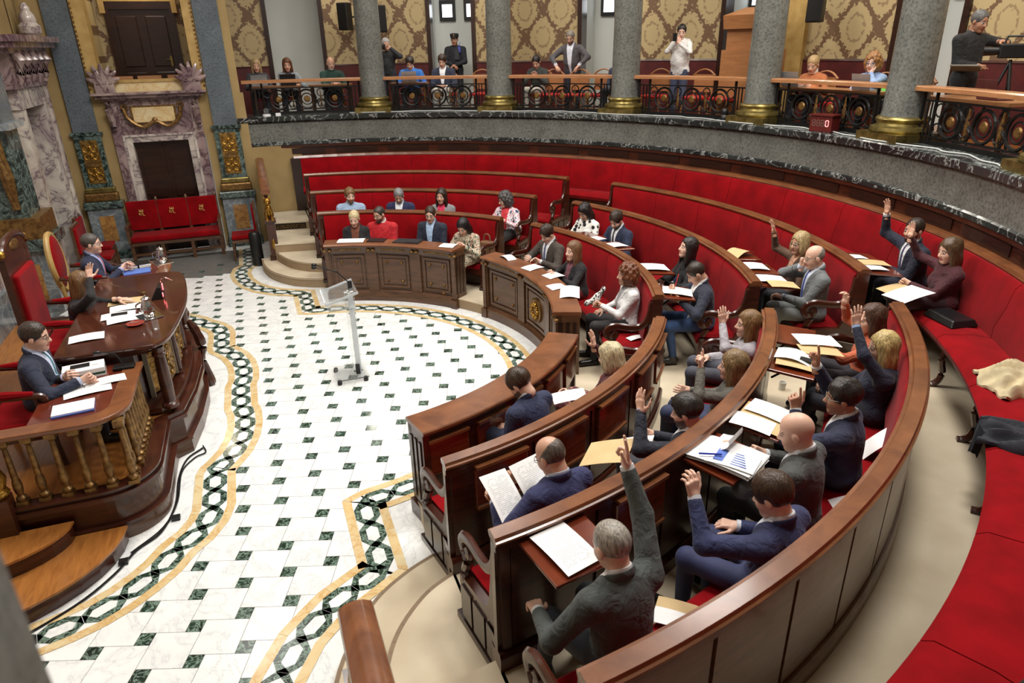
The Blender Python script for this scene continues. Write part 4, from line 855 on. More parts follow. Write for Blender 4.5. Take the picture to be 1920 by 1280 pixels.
def rotm(yaw, pitch, roll=0):        # columns: forward, left, up
    cy, sy, cp, sp, cr, sr = cos(yaw), sin(yaw), cos(pitch), sin(pitch), cos(roll), sin(roll)
    Y = np.array([[cy, -sy, 0], [sy, cy, 0], [0, 0, 1]]); Pm = np.array([[cp, 0, sp], [0, 1, 0], [-sp, 0, cp]]); R_ = np.array([[1, 0, 0], [0, cr, -sr], [0, sr, cr]]); return Y @ Pm @ R_
# labels: 0 skin 1 jacket 2 shirt 3 tie 4 trousers 5 shoe 6 eye white 7 iris 8 lips 9 brow
HEADS = {}
def head_mesh(h, fem, beard, stub=0):
    key = (h, fem, beard)
    if key in HEADS: return HEADS[key]
    f = Field((-.135, -.11, -.19), (.135, .11, .14), h)
    f.ell((-.012, 0, .030), (.096, .075, .091), k=.0); f.ell((.028, 0, -.045), (.062, .056 if fem else .060, .075), k=.025); f.cap((.066, -.008, -.097), (.066, .008, -.097), .020, .020, 0, .03)
    for s in (-1, 1): f.ell((.050, s * .036, -.028), (.034, .024, .032), k=.02); f.cap((.072, s * .01, .024), (.070, s * .044, .022), .010, .009, 0, .012)
    for s in (-1, 1): f.ell((.098, s * .031, .004), (.018, .019, .013), k=.012, cut=True); f.ell((.0765, s * .031, .002), (.0125, .016, .0085), lab=6, k=.003)
    f.cap((.084, 0, .008), (.104, 0, -.026), .0085, .0125, 0, .012)
    for s in (-1, 1): f.ell((.093, s * .012, -.030), (.010, .008, .007), k=.008)
    f.cap((.083, -.021, -.060), (.083, .021, -.060), .0065, .0065, 8, .008); f.cap((.088, -.010, -.056), (.088, .010, -.056), .0065, .0065, 8, .006); f.cap((.087, -.010, -.065), (.087, .010, -.065), .007, .007, 8, .006)
    for s in (-1, 1): f.ell((-.006, s * .077, -.008), (.019, .009, .031), rotm(0, .2, 0).T, k=.008)
    f.cap((-.022, 0, -.05), (-.026, 0, -.095), .054 if not fem else .047, .052 if not fem else .046, 0, .02)
    V, Q, L = f.nets(); L = L.copy()
    for s in (-1, 1):
        di = (V[:, 1] - s * .031) ** 2 + (V[:, 2] - .003) ** 2; L[(di < .000075) & (V[:, 0] > .073)] = 7
        L[(np.abs(V[:, 1] - s * .031) < .021) & (np.abs(V[:, 2] - .0235 - .004 * (1 - np.abs(V[:, 1] - s * .031) / .02)) < .0048) & (V[:, 0] > .05)] = 9
    if beard:
        L[(L == 0) & (V[:, 2] < -.040 + .25 * np.maximum(0, .035 - V[:, 0])) & (V[:, 2] > -.128) & (V[:, 0] > .005) & ~((np.abs(V[:, 1]) < .03) & (V[:, 2] > -.046) & (V[:, 0] > .06))] = 10
    HEADS[key] = (V, Q, L); return HEADS[key]
HANDS = {}
CURL = {'open': ((6, 8), (4, 6), (6, 8), (10, 12), 38), 'relax': ((28, 35), (32, 40), (36, 44), (40, 48), 25), 'grip': ((62, 70), (66, 74), (70, 76), (72, 78), 20), 'point': ((4, 4), (72, 80), (76, 82), (78, 84), 24), 'two': ((4, 6), (4, 6), (70, 80), (74, 82), 22), 'flat': ((8, 10), (8, 10), (10, 12), (12, 14), 30)}
def hand_mesh(pose, side, h):        # +x along the hand from the wrist, palm faces -z, thumb on the side*y side
    key = (pose, side, h)
    if key in HANDS: return HANDS[key]
    f = Field((-.06, -.085, -.12), (.215, .085, .06), h); c = CURL[pose]; t = side
    f.cap((-.05, 0, 0), (.015, 0, 0), .027, .026, 0, .01)
    for j in range(4): f.cap((.012, t * (.018 - .012 * j), -.001), (.088 - .004 * abs(j - 1), t * (.031 - .0205 * j), 0), .015, .0115, 0, .012)
    for j, (ln, (a1, a2)) in enumerate(zip((.074, .082, .077, .060), c[:4])):
        b = np.array((.088 - .004 * abs(j - 1), t * (.031 - .0205 * j), 0)); sp_ = t * (1.5 - j) * .07 * (1.4 if pose == 'open' else .5); th = 0
        rr_ = .0092 if j < 3 else .008
        for s_, (fr_, an) in enumerate(((.44, a1), (.31, a2), (.25, a2 * .7))):
            th += rad(an); d = np.array((cos(th) * cos(sp_), sin(sp_), -sin(th))); e = b + d * ln * fr_; f.cap(b, e, rr_ - .0006 * s_, rr_ - .0006 * (s_ + 1), 0, .004); b = e
    a = rad(c[4]); b = np.array((.018, t * .022, -.006)); d = np.array((cos(a + .35), t * sin(a + .35), -.25)); e = b + d * .042; f.cap(b, e, .0145, .0115, 0, .012); d2 = np.array((cos(a * .7), t * sin(a * .7), -.3)); e2 = e + d2 * .034; f.cap(e, e2, .011, .0095, 0, .004); f.cap(e2, e2 + np.array((cos(a * .4), t * sin(a * .4), -.3)) * .026, .0095, .008, 0, .004)
    HANDS[key] = f.nets(); return HANDS[key]
def ik(S, W_, l1, l2, hint):
    d = W_ - S; D = np.linalg.norm(d); mx = (l1 + l2) * .985
    if D > mx: W_ = S + d * mx / D; d = W_ - S; D = mx
    D = max(D, abs(l1 - l2) + .02); u = d / (np.linalg.norm(d) + 1e-9); a = (l1 * l1 - l2 * l2 + D * D) / (2 * D); hh = math.sqrt(max(l1 * l1 - a * a, 1e-5))
    n = np.array(hint, float); n = n - u * (n @ u); n = unit(n); return S + u * a + n * hh, W_
def hair_mesh(style, h, seed):
    f = Field((-.19, -.17, -.36), (.14, .17, .19), h)
    X, Y, Z = np.meshgrid(*f.ax, indexing='ij', sparse=True)
    def ell(c, r):
        k0 = np.sqrt(((X - c[0]) / r[0]) ** 2 + ((Y - c[1]) / r[1]) ** 2 + ((Z - c[2]) / r[2]) ** 2); k1 = np.sqrt(((X - c[0]) / r[0] ** 2) ** 2 + ((Y - c[1]) / r[1] ** 2) ** 2 + ((Z - c[2]) / r[2] ** 2) ** 2) + 1e-6; return k0 * (k0 - 1) / k1
    face = ell((.092, 0, -.022), (.062, .068, .094)) + .005 * np.sin(150 * Y + seed) * np.sin(95 * Z + 2 * seed)
    cap = ell((-.018, 0, .036), (.103, .083, .097))
    if style == 'short': d = np.maximum(np.maximum(cap, -face), -(Z + .042 + .5 * np.maximum(0, X) - .35 * np.maximum(0, X - .03))); d = np.maximum(d, -(Z + .05 - 1.0 * np.maximum(0, X + .01)))
    elif style == 'thick': d = np.maximum(np.maximum(ell((-.014, 0, .044), (.110, .089, .102)), -face), -(Z + .055 - .9 * np.maximum(0, X + .005)))
    elif style == 'fringe': d = np.maximum(np.maximum(np.maximum(ell((-.014, 0, .031), (.0975, .0775, .0925)), -(Z + .055 - .6 * np.maximum(0, X + .01))), X - .03), Z - .062 + .75 * (X + .03))
    elif style == 'crop': d = np.maximum(np.maximum(ell((-.014, 0, .034), (.0995, .0785, .0935)), -face), -(Z + .045 - 1.0 * np.maximum(0, X + .01)))
    elif style in ('long', 'straight'):
        d = smin(cap - .006, ell((-.055, 0, -.085), (.062, .088, .165)), .03)
        for s in (-1, 1): d = smin(d, ell((.005, s * .076, -.09), (.046, .026, .145)), .03)
        d = np.maximum(d, -face)
    elif style == 'bob':
        d = smin(cap - .008, ell((-.045, 0, -.055), (.075, .092, .11)), .03)
        for s in (-1, 1): d = smin(d, ell((.012, s * .076, -.05), (.05, .028, .085)), .03)
        d = np.maximum(d, -face)
    elif style == 'curly':
        d = smin(cap - .014, ell((-.035, 0, -.03), (.105, .125, .125)), .04); d = np.maximum(d, -face)
    elif style == 'pony':
        d = np.maximum(np.maximum(cap, -face), -(Z + .05 - .9 * np.maximum(0, X + .01))); d = smin(d, ell((-.12, 0, .01), (.03, .03, .035)), .02); d = smin(d, ell((-.125, 0, -.08), (.028, .034, .09)), .02)
    amp = {'curly': .014, 'bob': .006, 'long': .006, 'straight': .004, 'thick': .006, 'short': .003}.get(style, .0015); fq = 75 if style == 'curly' else 62
    d = d + amp * np.sin(fq * X + seed) * np.sin(fq * 1.1 * Y + 2 * seed) * np.sin(fq * (.8 if style == 'curly' else .25) * Z + seed)
    f.D = np.broadcast_to(d, f.D.shape).astype(F32).copy(); V, Q, L = f.nets(); return V, Q
def mesh_np(name, V, Q, mats=None, lab=None):
    me = bpy.data.meshes.new(name); me.vertices.add(len(V)); me.vertices.foreach_set('co', np.asarray(V, F32).ravel())
    n = len(Q); me.loops.add(n * 4); me.loops.foreach_set('vertex_index', np.asarray(Q, np.int32).ravel()); me.polygons.add(n)
    me.polygons.foreach_set('loop_start', np.arange(0, 4 * n, 4, dtype=np.int32)); me.polygons.foreach_set('use_smooth', np.ones(n, bool))
    for m in mats or []: me.materials.append(m)
    if lab is not None: me.polygons.foreach_set('material_index', lab.astype(np.int32))
    me.update(calc_edges=True); me.validate(); return me
SKIN = {'l': (222, 180, 158), 'm': (204, 158, 134), 'd': (182, 134, 108)}
def skinmat(k):
    nm = 'skin_' + k
    if nm in MATS: return MATS[nm]
    m, n, b = base_mat(nm, .45); b.inputs['Base Color'].default_value = (*rgb(*SKIN[k]), 1); b.inputs['Subsurface Weight'].default_value = .12; b.inputs['Subsurface Radius'].default_value = (.01, .004, .002)
    MATS[nm] = m; return m
def hairmat(c):
    nm = 'hair_%d_%d_%d' % c
    if nm in MATS: return MATS[nm]
    m, n, b = base_mat(nm, .38); tc = n.new('TexCoord'); mp = n.new('Mapping'); mp.inputs['Scale'].default_value = (60, 60, 9); n.link(tc.outputs['Object'], mp.inputs[0])
    nz = n.new('TexNoise', i_Scale=1.6, i_Detail=4); n.link(mp.outputs[0], nz.inputs['Vector'])
    n.link(n.ramp(nz.outputs[0], [(.3, rgb(*[x * .55 for x in c])), (.7, rgb(*c))]), b.inputs['Base Color'])
    bp = n.new('Bump', i_Strength=.6, i_Distance=.01); n.link(nz.outputs[0], bp.inputs['Height']); n.link(bp.outputs[0], b.inputs['Normal']); MATS[nm] = m; return m
def cloth_color(n, sp, tc):
    if isinstance(sp, tuple) and isinstance(sp[0], str):
        if sp[0] == 'polka': v = n.new('TexVoronoi', i_Scale=sp[3]); n.link(tc, v.inputs['Vector']); return n.ramp(v.outputs['Distance'], [(sp[4], rgb(*sp[2])), (sp[4] + .04, rgb(*sp[1]))])
        v = n.new('TexNoise', i_Scale=sp[4], i_Detail=3); n.link(tc, v.inputs['Vector']); return n.ramp(v.outputs[0], [(0, rgb(*sp[2])), (.42, rgb(*sp[1])), (.52, rgb(*sp[3])), (.60, rgb(*sp[1]))], 'CONSTANT')
    v = n.new('TexNoise', i_Scale=7, i_Detail=3); n.link(tc, v.inputs['Vector']); return n.ramp(v.outputs[0], [(.3, rgb(*[x * .84 for x in sp])), (.7, rgb(*sp))])
OUTN = [0]
def outfit(sp, shirt, tie, vneck):
    key = 'outfit_%s_%s_%s_%s' % (sp, shirt, tie, vneck)
    if key in MATS: return MATS[key]
    OUTN[0] += 1; m, n, b = base_mat('outfit_%d' % OUTN[0], .8, sheen=.08); tc = n.new('TexCoord').outputs['Object']; col = cloth_color(n, sp, tc)
    nb = n.new('TexNoise', i_Scale=11, i_Detail=4, i_Distortion=1.0); n.link(tc, nb.inputs['Vector']); bp = n.new('Bump', i_Strength=.8, i_Distance=.03); n.link(nb.outputs[0], bp.inputs['Height']); n.link(bp.outputs[0], b.inputs['Normal'])
    if shirt is not None:
        at = n.new('Attribute', attribute_name='vn'); sx = n.new('SeparateXYZ'); n.link(at.outputs['Vector'], sx.inputs[0]); va, vb, vc = sx.outputs
        edge = n.math('ADD', n.math('MULTIPLY', n.math('SUBTRACT', 1, n.math('DIVIDE', vc, vneck)), .064), .008)
        fr = n.math('MULTIPLY', n.math('GREATER_THAN', va, .0), n.math('MULTIPLY', n.math('GREATER_THAN', vc, -.06), n.math('LESS_THAN', vc, vneck)))
        ms = n.math('MULTIPLY', fr, n.math('LESS_THAN', vb, edge))
        def mix(f, a, c):
            x = n.new('MixRGB'); n.link(f, x.inputs[0]); n.link(a, x.inputs[1])
            if isinstance(c, tuple): x.inputs[2].default_value = (*rgb(*c), 1)
            else: n.link(c, x.inputs[2])
            return x.outputs[0]
        if not isinstance(sp[0], str) and vneck < .5:
            d = n.math('SUBTRACT', vb, edge); lw = n.math('MULTIPLY', n.math('SUBTRACT', 1, n.math('DIVIDE', vc, vneck)), .05)
            ln = n.math('MULTIPLY', fr, n.math('LESS_THAN', n.math('ABSOLUTE', n.math('SUBTRACT', d, lw)), .0035)); col = mix(ln, col, tuple(x * .45 for x in sp))
        col = mix(ms, col, shirt)
        if tie is not None: mt = n.math('MULTIPLY', ms, n.math('LESS_THAN', vb, n.math('ADD', .014, n.math('MULTIPLY', n.math('MAXIMUM', vc, 0), .05)))); col = mix(mt, col, tie)
    n.link(col, b.inputs['Base Color']); MATS[key] = m; return m
def patmat(name, c1, c2, scale, thr=.5, c3=None):
    if name in MATS: return MATS[name]
    m, n, b = base_mat(name, .8); tc = n.new('TexCoord'); v = n.new('TexVoronoi', i_Scale=scale); n.link(tc.outputs['Object'], v.inputs['Vector'])
    st = [(thr, c2), (thr + .04, c1)]
    if c3: nz = n.new('TexNoise', i_Scale=scale * .9, i_Detail=3); n.link(tc.outputs['Object'], nz.inputs['Vector']); st = [(.36, c2), (.46, c1), (.54, c3), (.64, c1)]; n.link(n.ramp(nz.outputs[0], st, 'CONSTANT'), b.inputs['Base Color'])
    else: n.link(n.ramp(v.outputs['Distance'], st), b.inputs['Base Color'])
    MATS[name] = m; return m
def person(lab, hip, fz, face, head, Lh=None, Rh=None, pose=('relax', 'relax'), hyaw=0, hpitch=12, top=(40, 44, 66), shirt=(225, 228, 232), tie=None, trou=(40, 42, 50), shoe=(20, 18, 18), skin='m', hair=(60, 44, 32), style='short', fem=0, beard=None, glasses=None, stand=False, h=.016, vneck=.36, seat=.41, legs=None, fat=0.0, topm=None, cuff=None, k_=1.06, group='councillors seated in the hemicycle', hint=None, trm=None, bare=False, fold=0, watch=None):
    """hip: (x, y) on the floor; fz: floor height; face: degrees; head: local head centre; Lh/Rh: local wrist targets."""
    t = empty('person', (hip[0], hip[1], fz), rad(face), lab, 'person', group)
    Hd = np.array(head, float); Hc = np.array((0, 0, .93 if stand else seat + .085)); HM = rotm(rad(hyaw), rad(hpitch))
    Nk = Hd + HM @ np.array((-.034, 0, -.06)) + np.array((-.012, 0, -.088 * k_))
    u = unit(Nk - Hc); sd = np.array((0, 1., 0)); fw = unit(np.cross(sd, u)); fr = (fw, sd, u); tl = np.linalg.norm(Nk - Hc)
    sw = .166 if fem else .190; S = {1: Nk - u * .078 + sd * sw, -1: Nk - u * .078 - sd * sw}
    l1, l2 = (.275, .245) if fem else (.295, .26)
    wt = {}
    for s, tg in ((1, Lh), (-1, Rh)):
        if tg is None: tg = (.30, .07 * s, .50) if not stand else (.03, .24 * s, .82)
        hn = (-.5, .75 * s, -.6) if not stand else (-1, .4 * s, 0)
        if tg[2] > S[s][2] - .12: hn = (.0, .9 * s, -.75)
        if hint and s in hint: hn = hint[s]
        e, w_ = ik(S[s], np.array(tg, float), l1, l2, hn); wt[s] = (e, w_)
    pts = [Hc, Nk, S[1], S[-1]] + [p for e in wt.values() for p in e]
    kn, an = {}, {}
    for s in (1, -1):
        if stand: kn[s] = np.array((.02, .10 * s, .50)); an[s] = np.array((-.02, .11 * s, .09))
        else:
            kx = .43; kn[s] = np.array((kx, .13 * s, seat + .10)); an[s] = np.array((kx + .0, .12 * s, .09))
        if legs and s in legs: kn[s], an[s] = np.array(legs[s][0], float), np.array(legs[s][1], float)
    toe = {s: an[s] + np.array((.17, .03 * s, -.045)) for s in (1, -1)}
    pts += list(kn.values()) + list(an.values()) + list(toe.values()); pts = np.array(pts)
    f = Field(pts.min(0) - .14, pts.max(0) + .14, h); K = .045
    low = 4 if not bare else 1
    f.ell(Hc + fw * (-.01), (.125, .165 + .02 * fem, .125), fr, 1 if not stand else 1, 0)
    f.ell(Hc + u * tl * .36 + fw * .012, (.126 + fat + .01, .172 + fat * .7 - .026 * fem, tl * .40), fr, 1, .06); f.ell(Hc + u * tl * .68 + fw * .004, (.130 + fat * .5, .186 - .022 * fem, tl * .38), fr, 1, .06)
    if fem:
        for s in (1, -1): f.ell(Nk - u * .20 + fw * .10 + sd * .07 * s, (.05, .062, .06), fr, 1, .05)
    f.cap(S[1] - sd * .03, S[-1] + sd * .03, .056, .056, 1, .05)
    for s in (1, -1): f.cap(Nk - u * .008, S[s] - sd * s * .01, .048, .056, 1, .04)
    f.cap(Nk + u * .01 + fw * .012, Hd + HM @ np.array((-.022, 0, -.08)), .050 - .006 * fem, .052 - .006 * fem, 0, .012)
    for s in (1, -1):
        e, w_ = wt[s]; d = unit(w_ - e); sl_ = .070 if not fem else .056
        f.cap(S[s], e, sl_, .056 - .010 * fem, 1, .045); f.cap(e, w_ - d * .03, .055 - .010 * fem, .042 - .006 * fem, 1, .025)
        f.cap(w_ - d * .03, w_ + d * .03, .026, .025, 0, .004)
        hj = Hc + sd * .088 * s + np.array((.0, 0, -.02)); f.cap(hj, kn[s], .090, .066, 4, .05); f.cap(kn[s], an[s] + np.array((0, 0, .03)), .062, .044, 4, .03)
        f.cap(an[s] + np.array((0, 0, .02)), an[s], .038, .04, 5, .01); f.cap(an[s] + np.array((-.03, 0, -.045)), toe[s], .043, .035, 5, .03)
    if not stand: f.ell(Hc + np.array((.05, 0, .0)), (.13, .175, .095), None, 1 if not fem else 4, .05)
    V, Q, L = f.nets(); L = L.copy()
    rel = V - Nk; vn = np.stack([rel @ fw, np.abs(rel @ sd), -(rel @ u)], 1)
    VV, QQ, LL = [V], [Q], [L]; o = len(V)
    hh = .0055 if h < .014 else (.007 if h < .02 else .0095)
    hv, hq, hl = head_mesh(hh, fem, bool(beard)); VV.append(hv @ HM.T * k_ + Hd); QQ.append(hq + o); LL.append(hl); o += len(hv)
    for s, ps in ((1, pose[0]), (-1, pose[1])):
        if isinstance(ps, str): ps = (ps, None, None)
        e, w_ = wt[s]; fd = unit(w_ - e); d = unit(ps[1]) if ps[1] is not None else unit(fd)
        nrm = np.array(ps[2], float) if ps[2] is not None else (np.array((1., -.0 * s, 0)) if w_[2] > S[s][2] - .15 else np.array((0, 0, -1.)))
        nrm = unit(nrm - d * (nrm @ d)); z_ = -nrm; y_ = np.cross(z_, d); Mh = np.stack([d, y_, z_], 1)
        pv, pq, plb = hand_mesh(ps[0], -s if True else s, .0048 if h < .014 else (.006 if h < .02 else .0085)); kk = .98 if fem else 1.06
        VV.append((pv * kk) @ Mh.T + w_); QQ.append(pq + o); LL.append(plb); o += len(pv)
    V = np.concatenate(VV); Q = np.concatenate(QQ); L = np.concatenate(LL)
    fl_ = np.sort(L[Q], axis=1); fl_ = np.where(fl_[:, 1] == fl_[:, 2], fl_[:, 1], L[Q][:, 0])
    sm = skinmat(skin); jm = outfit(topm or top, shirt if vneck > .12 else None, tie, vneck); sh_ = colmat(shirt, .7) if shirt is not None else None
    tm_ = outfit(topm or top, None, None, .3)
    mats = [sm, jm, sm, sm, outfit(trm, None, None, .3) if trm else colmat(trou), plain('shoe_%d_%d_%d' % shoe, rgb(*shoe), .3), plain('eye_white', rgb(186, 172, 164), .4), plain('iris', rgb(46, 32, 24), .2), plain('lips_' + skin, rgb(*[x * y for x, y in zip(SKIN[skin], (.84, .62, .62))]), .4), hairmat(tuple(int(x * .75) for x in hair)), hairmat(tuple(beard)) if beard else sm]
    me = mesh_np('body', V, Q, mats, fl_); at = me.attributes.new('vn', 'FLOAT_VECTOR', 'POINT'); vv = np.full((len(V), 3), 9.0, F32); vv[:len(vn)] = vn; at.data.foreach_set('vector', vv.ravel())
    body = link('body', me, None, t)
    ring = lambda c_, ax1, ax2, ax3, R_, r_, tilt: [tuple(c_ + ax1 * R_ * cos(q) + ax2 * R_ * sin(q) - ax3 * tilt * cos(q)) for q in [2 * PI * i / 16 for i in range(17)]]
    nk_ = Nk + u * .018 + fw * .002
    if sh_ is not None: link('collar', MB().tube(ring(nk_ + u * .012, fw, sd, u, .059, 0, .026), .0125, 6, 2.0, up=tuple(u)).mesh('collar', True), sh_, t)
    else: link('neckline', MB().tube(ring(nk_ - u * .012, fw, sd, u, .068, 0, .03), .012, 6, up=tuple(u)).mesh('neckline', True), tm_, t)
    if sh_ is not None and vneck > .2: link('jacket_collar', MB().tube([tuple(nk_ - u * .008 - fw * .070 * cos(q) + sd * .076 * sin(q) + u * (.034 * cos(q)) + fw * .004) for q in [rad(-100 + 200 * i / 14) for i in range(15)]], [.006] + [.014] * 13 + [.006], 6, 1.7, up=tuple(u)).mesh('jacket_collar', True), tm_, t)
    for s in (1, -1):
        e, w_ = wt[s]; d = unit(w_ - e); cm_ = colmat(cuff) if isinstance(cuff, tuple) else (sh_ if (sh_ is not None and cuff is not False) else tm_)
        R_ = .040 - .006 * fem; link('cuff', MB().tube([tuple(w_ - d * .055), tuple(w_ - d * .02), tuple(w_ + d * .008), tuple(w_ + d * .009)], [R_ + .002, R_ - .001, R_ - .003, .02], 14, cap=False).mesh('cuff', True), cm_, t)
    M4 = Matrix.Translation(tuple(Hd)) @ Matrix([list(map(float, r)) + [0] for r in HM] + [[0, 0, 0, 1]])
    if style:
        hv, hq = hair_mesh(style, .0075 if h < .014 else (.009 if h < .02 else .011), hash(lab) % 17 if False else len(lab))
        link('hair', mesh_np('hair', hv * k_, hq, [hairmat(tuple(hair))]), None, t, M4)
    if watch:
        s, wc_ = watch; e, w_ = wt[s]; d = unit(w_ - e); link('wristwatch', MB().torus(tuple(w_ + d * .018), .031, .007, tuple(d), 16, 5).mesh('watch', True), plain('watch_%d_%d_%d' % wc_, rgb(*wc_), .3), t)
    if glasses:
        g = MB()
        for s in (-1, 1):
            g.torus((.099, s * .032, .002), .0215, .0022, (1, 0, 0), 14, 4); g.tube([(.098, s * .052, .006), (.03, s * .079, .006), (-.01, s * .081, .002)], .0022, 4)
        g.tube([(.101, -.011, .006), (.105, 0, .008), (.101, .011, .006)], .0022, 4); link('glasses', g.mesh('glasses'), plain('spectacle_%d_%d_%d' % glasses, rgb(*glasses), .3), t, M4)
    return t
# ---- the cast (positions in metres, hands relative to each seat)
NAVY = (34, 40, 66); BLK = (24, 24, 28); GREY = (84, 88, 88)
UPW = (.15, 0, 1)
def cast(lab, hip, p, face, head, **k): return person(lab, hip, p, face, head, **k)
p0, p1, p2, p3 = P; pd = .4925
# far left sector
cast('woman with cropped blond hair and dark cardigan in the far front row', (1.22, 3.55), p0, 251, (.08, 0, 1.04), hpitch=18, top=(26, 26, 30), shirt=(112, 62, 44), vneck=.5, hair=(238, 218, 168), style='short', fem=1, skin='l')
cast('man in red sweater and glasses in the far front row', (1.63, 3.46), p0, 245, (.08, 0, 1.09), hyaw=-26, hpitch=14, top=(196, 22, 34), shirt=(235, 235, 235), vneck=.05, hair=(70, 64, 60), style='crop', beard=(96, 84, 76), glasses=(20, 20, 24), fat=.02)
cast('man in navy blazer and pale blue shirt in the far front row', (2.42, 3.08), p0, 232, (.08, 0, 1.09), hyaw=10, hpitch=14, top=(32, 38, 58), shirt=(170, 196, 226), vneck=.5, hair=(66, 50, 40), style='short', glasses=(30, 26, 24), skin='l')
cast('black haired woman in patterned dress at the end of the far front desk', (2.84, 2.39), p0, 222, (.18, 0, 1.02), Lh=(.30, .08, .74), Rh=(.30, -.06, .74), hpitch=38, topm=('print', (196, 190, 166), (52, 66, 58), (128, 74, 58), 24), shirt=None, cuff=False, trm=('print', (196, 190, 166), (52, 66, 58), (128, 74, 58), 24), hair=(22, 20, 22), style='straight', fem=1, shoe=(170, 122, 70), skin='l', legs={1: ((.42, .10, .50), (.50, .08, .10)), -1: ((.42, -.12, .50), (.46, -.10, .10))})
cast('man in pale blue shirt with wavy brown hair in the far second row', (1.32, 4.64), p1, 254, (.08, 0, 1.06), hyaw=22, hpitch=8, top=(172, 196, 226), shirt=(188, 208, 232), vneck=.06, cuff=False, hair=(140, 106, 68), style='thick', beard=(150, 116, 84), skin='l')
cast('grey haired man in navy suit and white shirt in the far second row', (2.15, 4.29), p1, 243, (.10, 0, 1.05), hyaw=8, hpitch=30, top=(36, 42, 84), vneck=.46, hair=(150, 150, 150), style='short', beard=(150, 146, 142))
cast('woman in grey jacket over a pink top in the far second row', (2.82, 3.86), p1, 234, (.08, 0, 1.06), hpitch=4, top=(150, 150, 152), shirt=(206, 48, 84), vneck=.5, hair=(52, 34, 26), style='long', fem=1)
cast('woman with grey curls, white printed jacket and coral top', (3.73, 3.06), p1, 219, (.08, 0, 1.07), Lh=(.24, .10, .74), Rh=(.28, -.06, .74), hyaw=-30, hpitch=16, topm=('print', (232, 230, 234), (60, 62, 92), (206, 128, 142), 20), shirt=(206, 56, 66), vneck=.6, trou=(28, 28, 32), hair=(86, 82, 82), style='curly', fem=1, glasses=(40, 30, 30), skin='l', legs={1: ((.42, .12, .48), (.46, .12, .10)), -1: ((.40, -.06, .50), (.46, -.10, .10))})
# centre sector
cast('man in brown suit reading at the front desk with the medallion', (3.70, 1.05), p0, 196, (.10, 0, 1.10), Lh=(.34, .14, .76), Rh=(.38, -.08, .78), hpitch=32, top=(72, 62, 54), tie=(84, 92, 130), hair=(56, 40, 30), style='thick', skin='l', h=.014)
cast('woman with long light brown hair and black cardigan at the medallion desk', (3.71, .20), p0, 183, (.08, 0, 1.06), Lh=(.36, .10, .76), Rh=(.34, -.10, .76), hyaw=8, hpitch=2, top=(24, 22, 26), shirt=(122, 72, 84), vneck=.4, trou=(120, 20, 32), hair=(132, 92, 62), style='straight', fem=1, skin='l', h=.014)
cast('curly haired woman in white jacket holding a scarf', (3.76, -1.11), p0, 166, (.04, 0, 1.10), Lh=(.34, .05, .74), Rh=(.28, -.18, .60), pose=('grip', 'relax'), hpitch=4, top=(232, 232, 232), shirt=(150, 146, 150), vneck=.3, cuff=False, trou=(28, 26, 28), hair=(126, 70, 40), style='curly', fem=1, skin='m', h=.014, bare=False)
cast('woman in white blouse with big black polka dots', (4.54, 1.59), p1, 199, (.08, 0, 1.08), Lh=(.30, .12, .70), Rh=(.32, -.10, .72), hpitch=34, topm=('polka', (236, 234, 228), (20, 20, 22), 12, .34), shirt=None, cuff=False, hair=(34, 26, 26), style='straight', fem=1, h=.014)
cast('bearded man in navy suit looking down in the centre second row', (4.76, .89), p1, 191, (.12, 0, 1.08), Lh=(.32, .12, .74), Rh=(.34, -.08, .74), hpitch=32, hyaw=10, top=(32, 42, 72), tie=(50, 48, 60), hair=(58, 42, 32), style='thick', beard=(70, 50, 38), skin='l', h=.014)
cast('dark haired woman in black top with folded hands', (4.79, -.88), p1, 170, (.08, 0, 1.10), Lh=(.38, .07, .68), Rh=(.40, -.04, .68), hpitch=-8, top=(22, 21, 24), shirt=None, cuff=False, trm=('polka', (150, 146, 140), (60, 58, 56), 60, .4), hair=(38, 28, 26), style='straight', fem=1, skin='l', h=.013)
cast('man in navy blazer and blue jeans writing with a red pen', (4.40, -1.73), p1, 159, (.13, 0, 1.06), Lh=(.34, .22, .82), Rh=(.36, -.03, .86), pose=('relax', 'grip'), hpitch=38, top=(34, 38, 58), shirt=(240, 240, 242), vneck=.5, trou=(62, 92, 142), shoe=(60, 58, 54), hair=(58, 46, 36), style='crop', h=.013, legs={1: ((.44, .20, .50), (.36, .16, .10)), -1: ((.44, -.10, .50), (.46, -.12, .10))})
cast('blond woman in brown fur-cuffed top raising her right hand', (5.77, -1.71), p2, 164, (.08, 0, 1.10), Rh=(.26, -.32, 1.16), pose=('relax', ('open', (.25, -.1, 1), (1, 0, 0))), hyaw=18, hpitch=4, top=(92, 66, 48), shirt=(208, 158, 130), vneck=.26, cuff=(112, 76, 48), hair=(206, 178, 126), style='bob', fem=1, glasses=(90, 70, 50), skin='m', h=.013)
cast('bald man in grey suit touching his face with two fingers', (5.46, -2.29), p2, 157, (.08, 0, 1.12), Rh=(.17, -.08, 1.0), Lh=(.36, .0, .66), pose=('relax', ('two', (-.12, .12, 1), (0, 1, 0))), hyaw=4, hpitch=14, top=(116, 120, 122), shirt=(206, 214, 230), tie=(36, 62, 150), trou=(120, 124, 122), hair=(170, 160, 150), style='fringe', glasses=(120, 100, 80), skin='l', h=.013, legs={1: ((.46, .16, .52), (.44, .10, .10)), -1: ((.42, -.12, .50), (.42, -.12, .10))})
cast('bearded man in dark suit raising his right hand below the gallery', (6.62, -2.52), p3, 159, (.11, 0, 1.20), Rh=(.24, -.38, 1.30), Lh=(.34, -.02, .78), pose=('relax', ('open', (.1, 0, 1), (1, .2, 0))), hyaw=24, hpitch=4, top=(28, 32, 52), tie=(52, 44, 84), trou=(28, 32, 50), hair=(60, 46, 36), style='short', beard=(52, 40, 32), skin='m', h=.013, seat=.53)
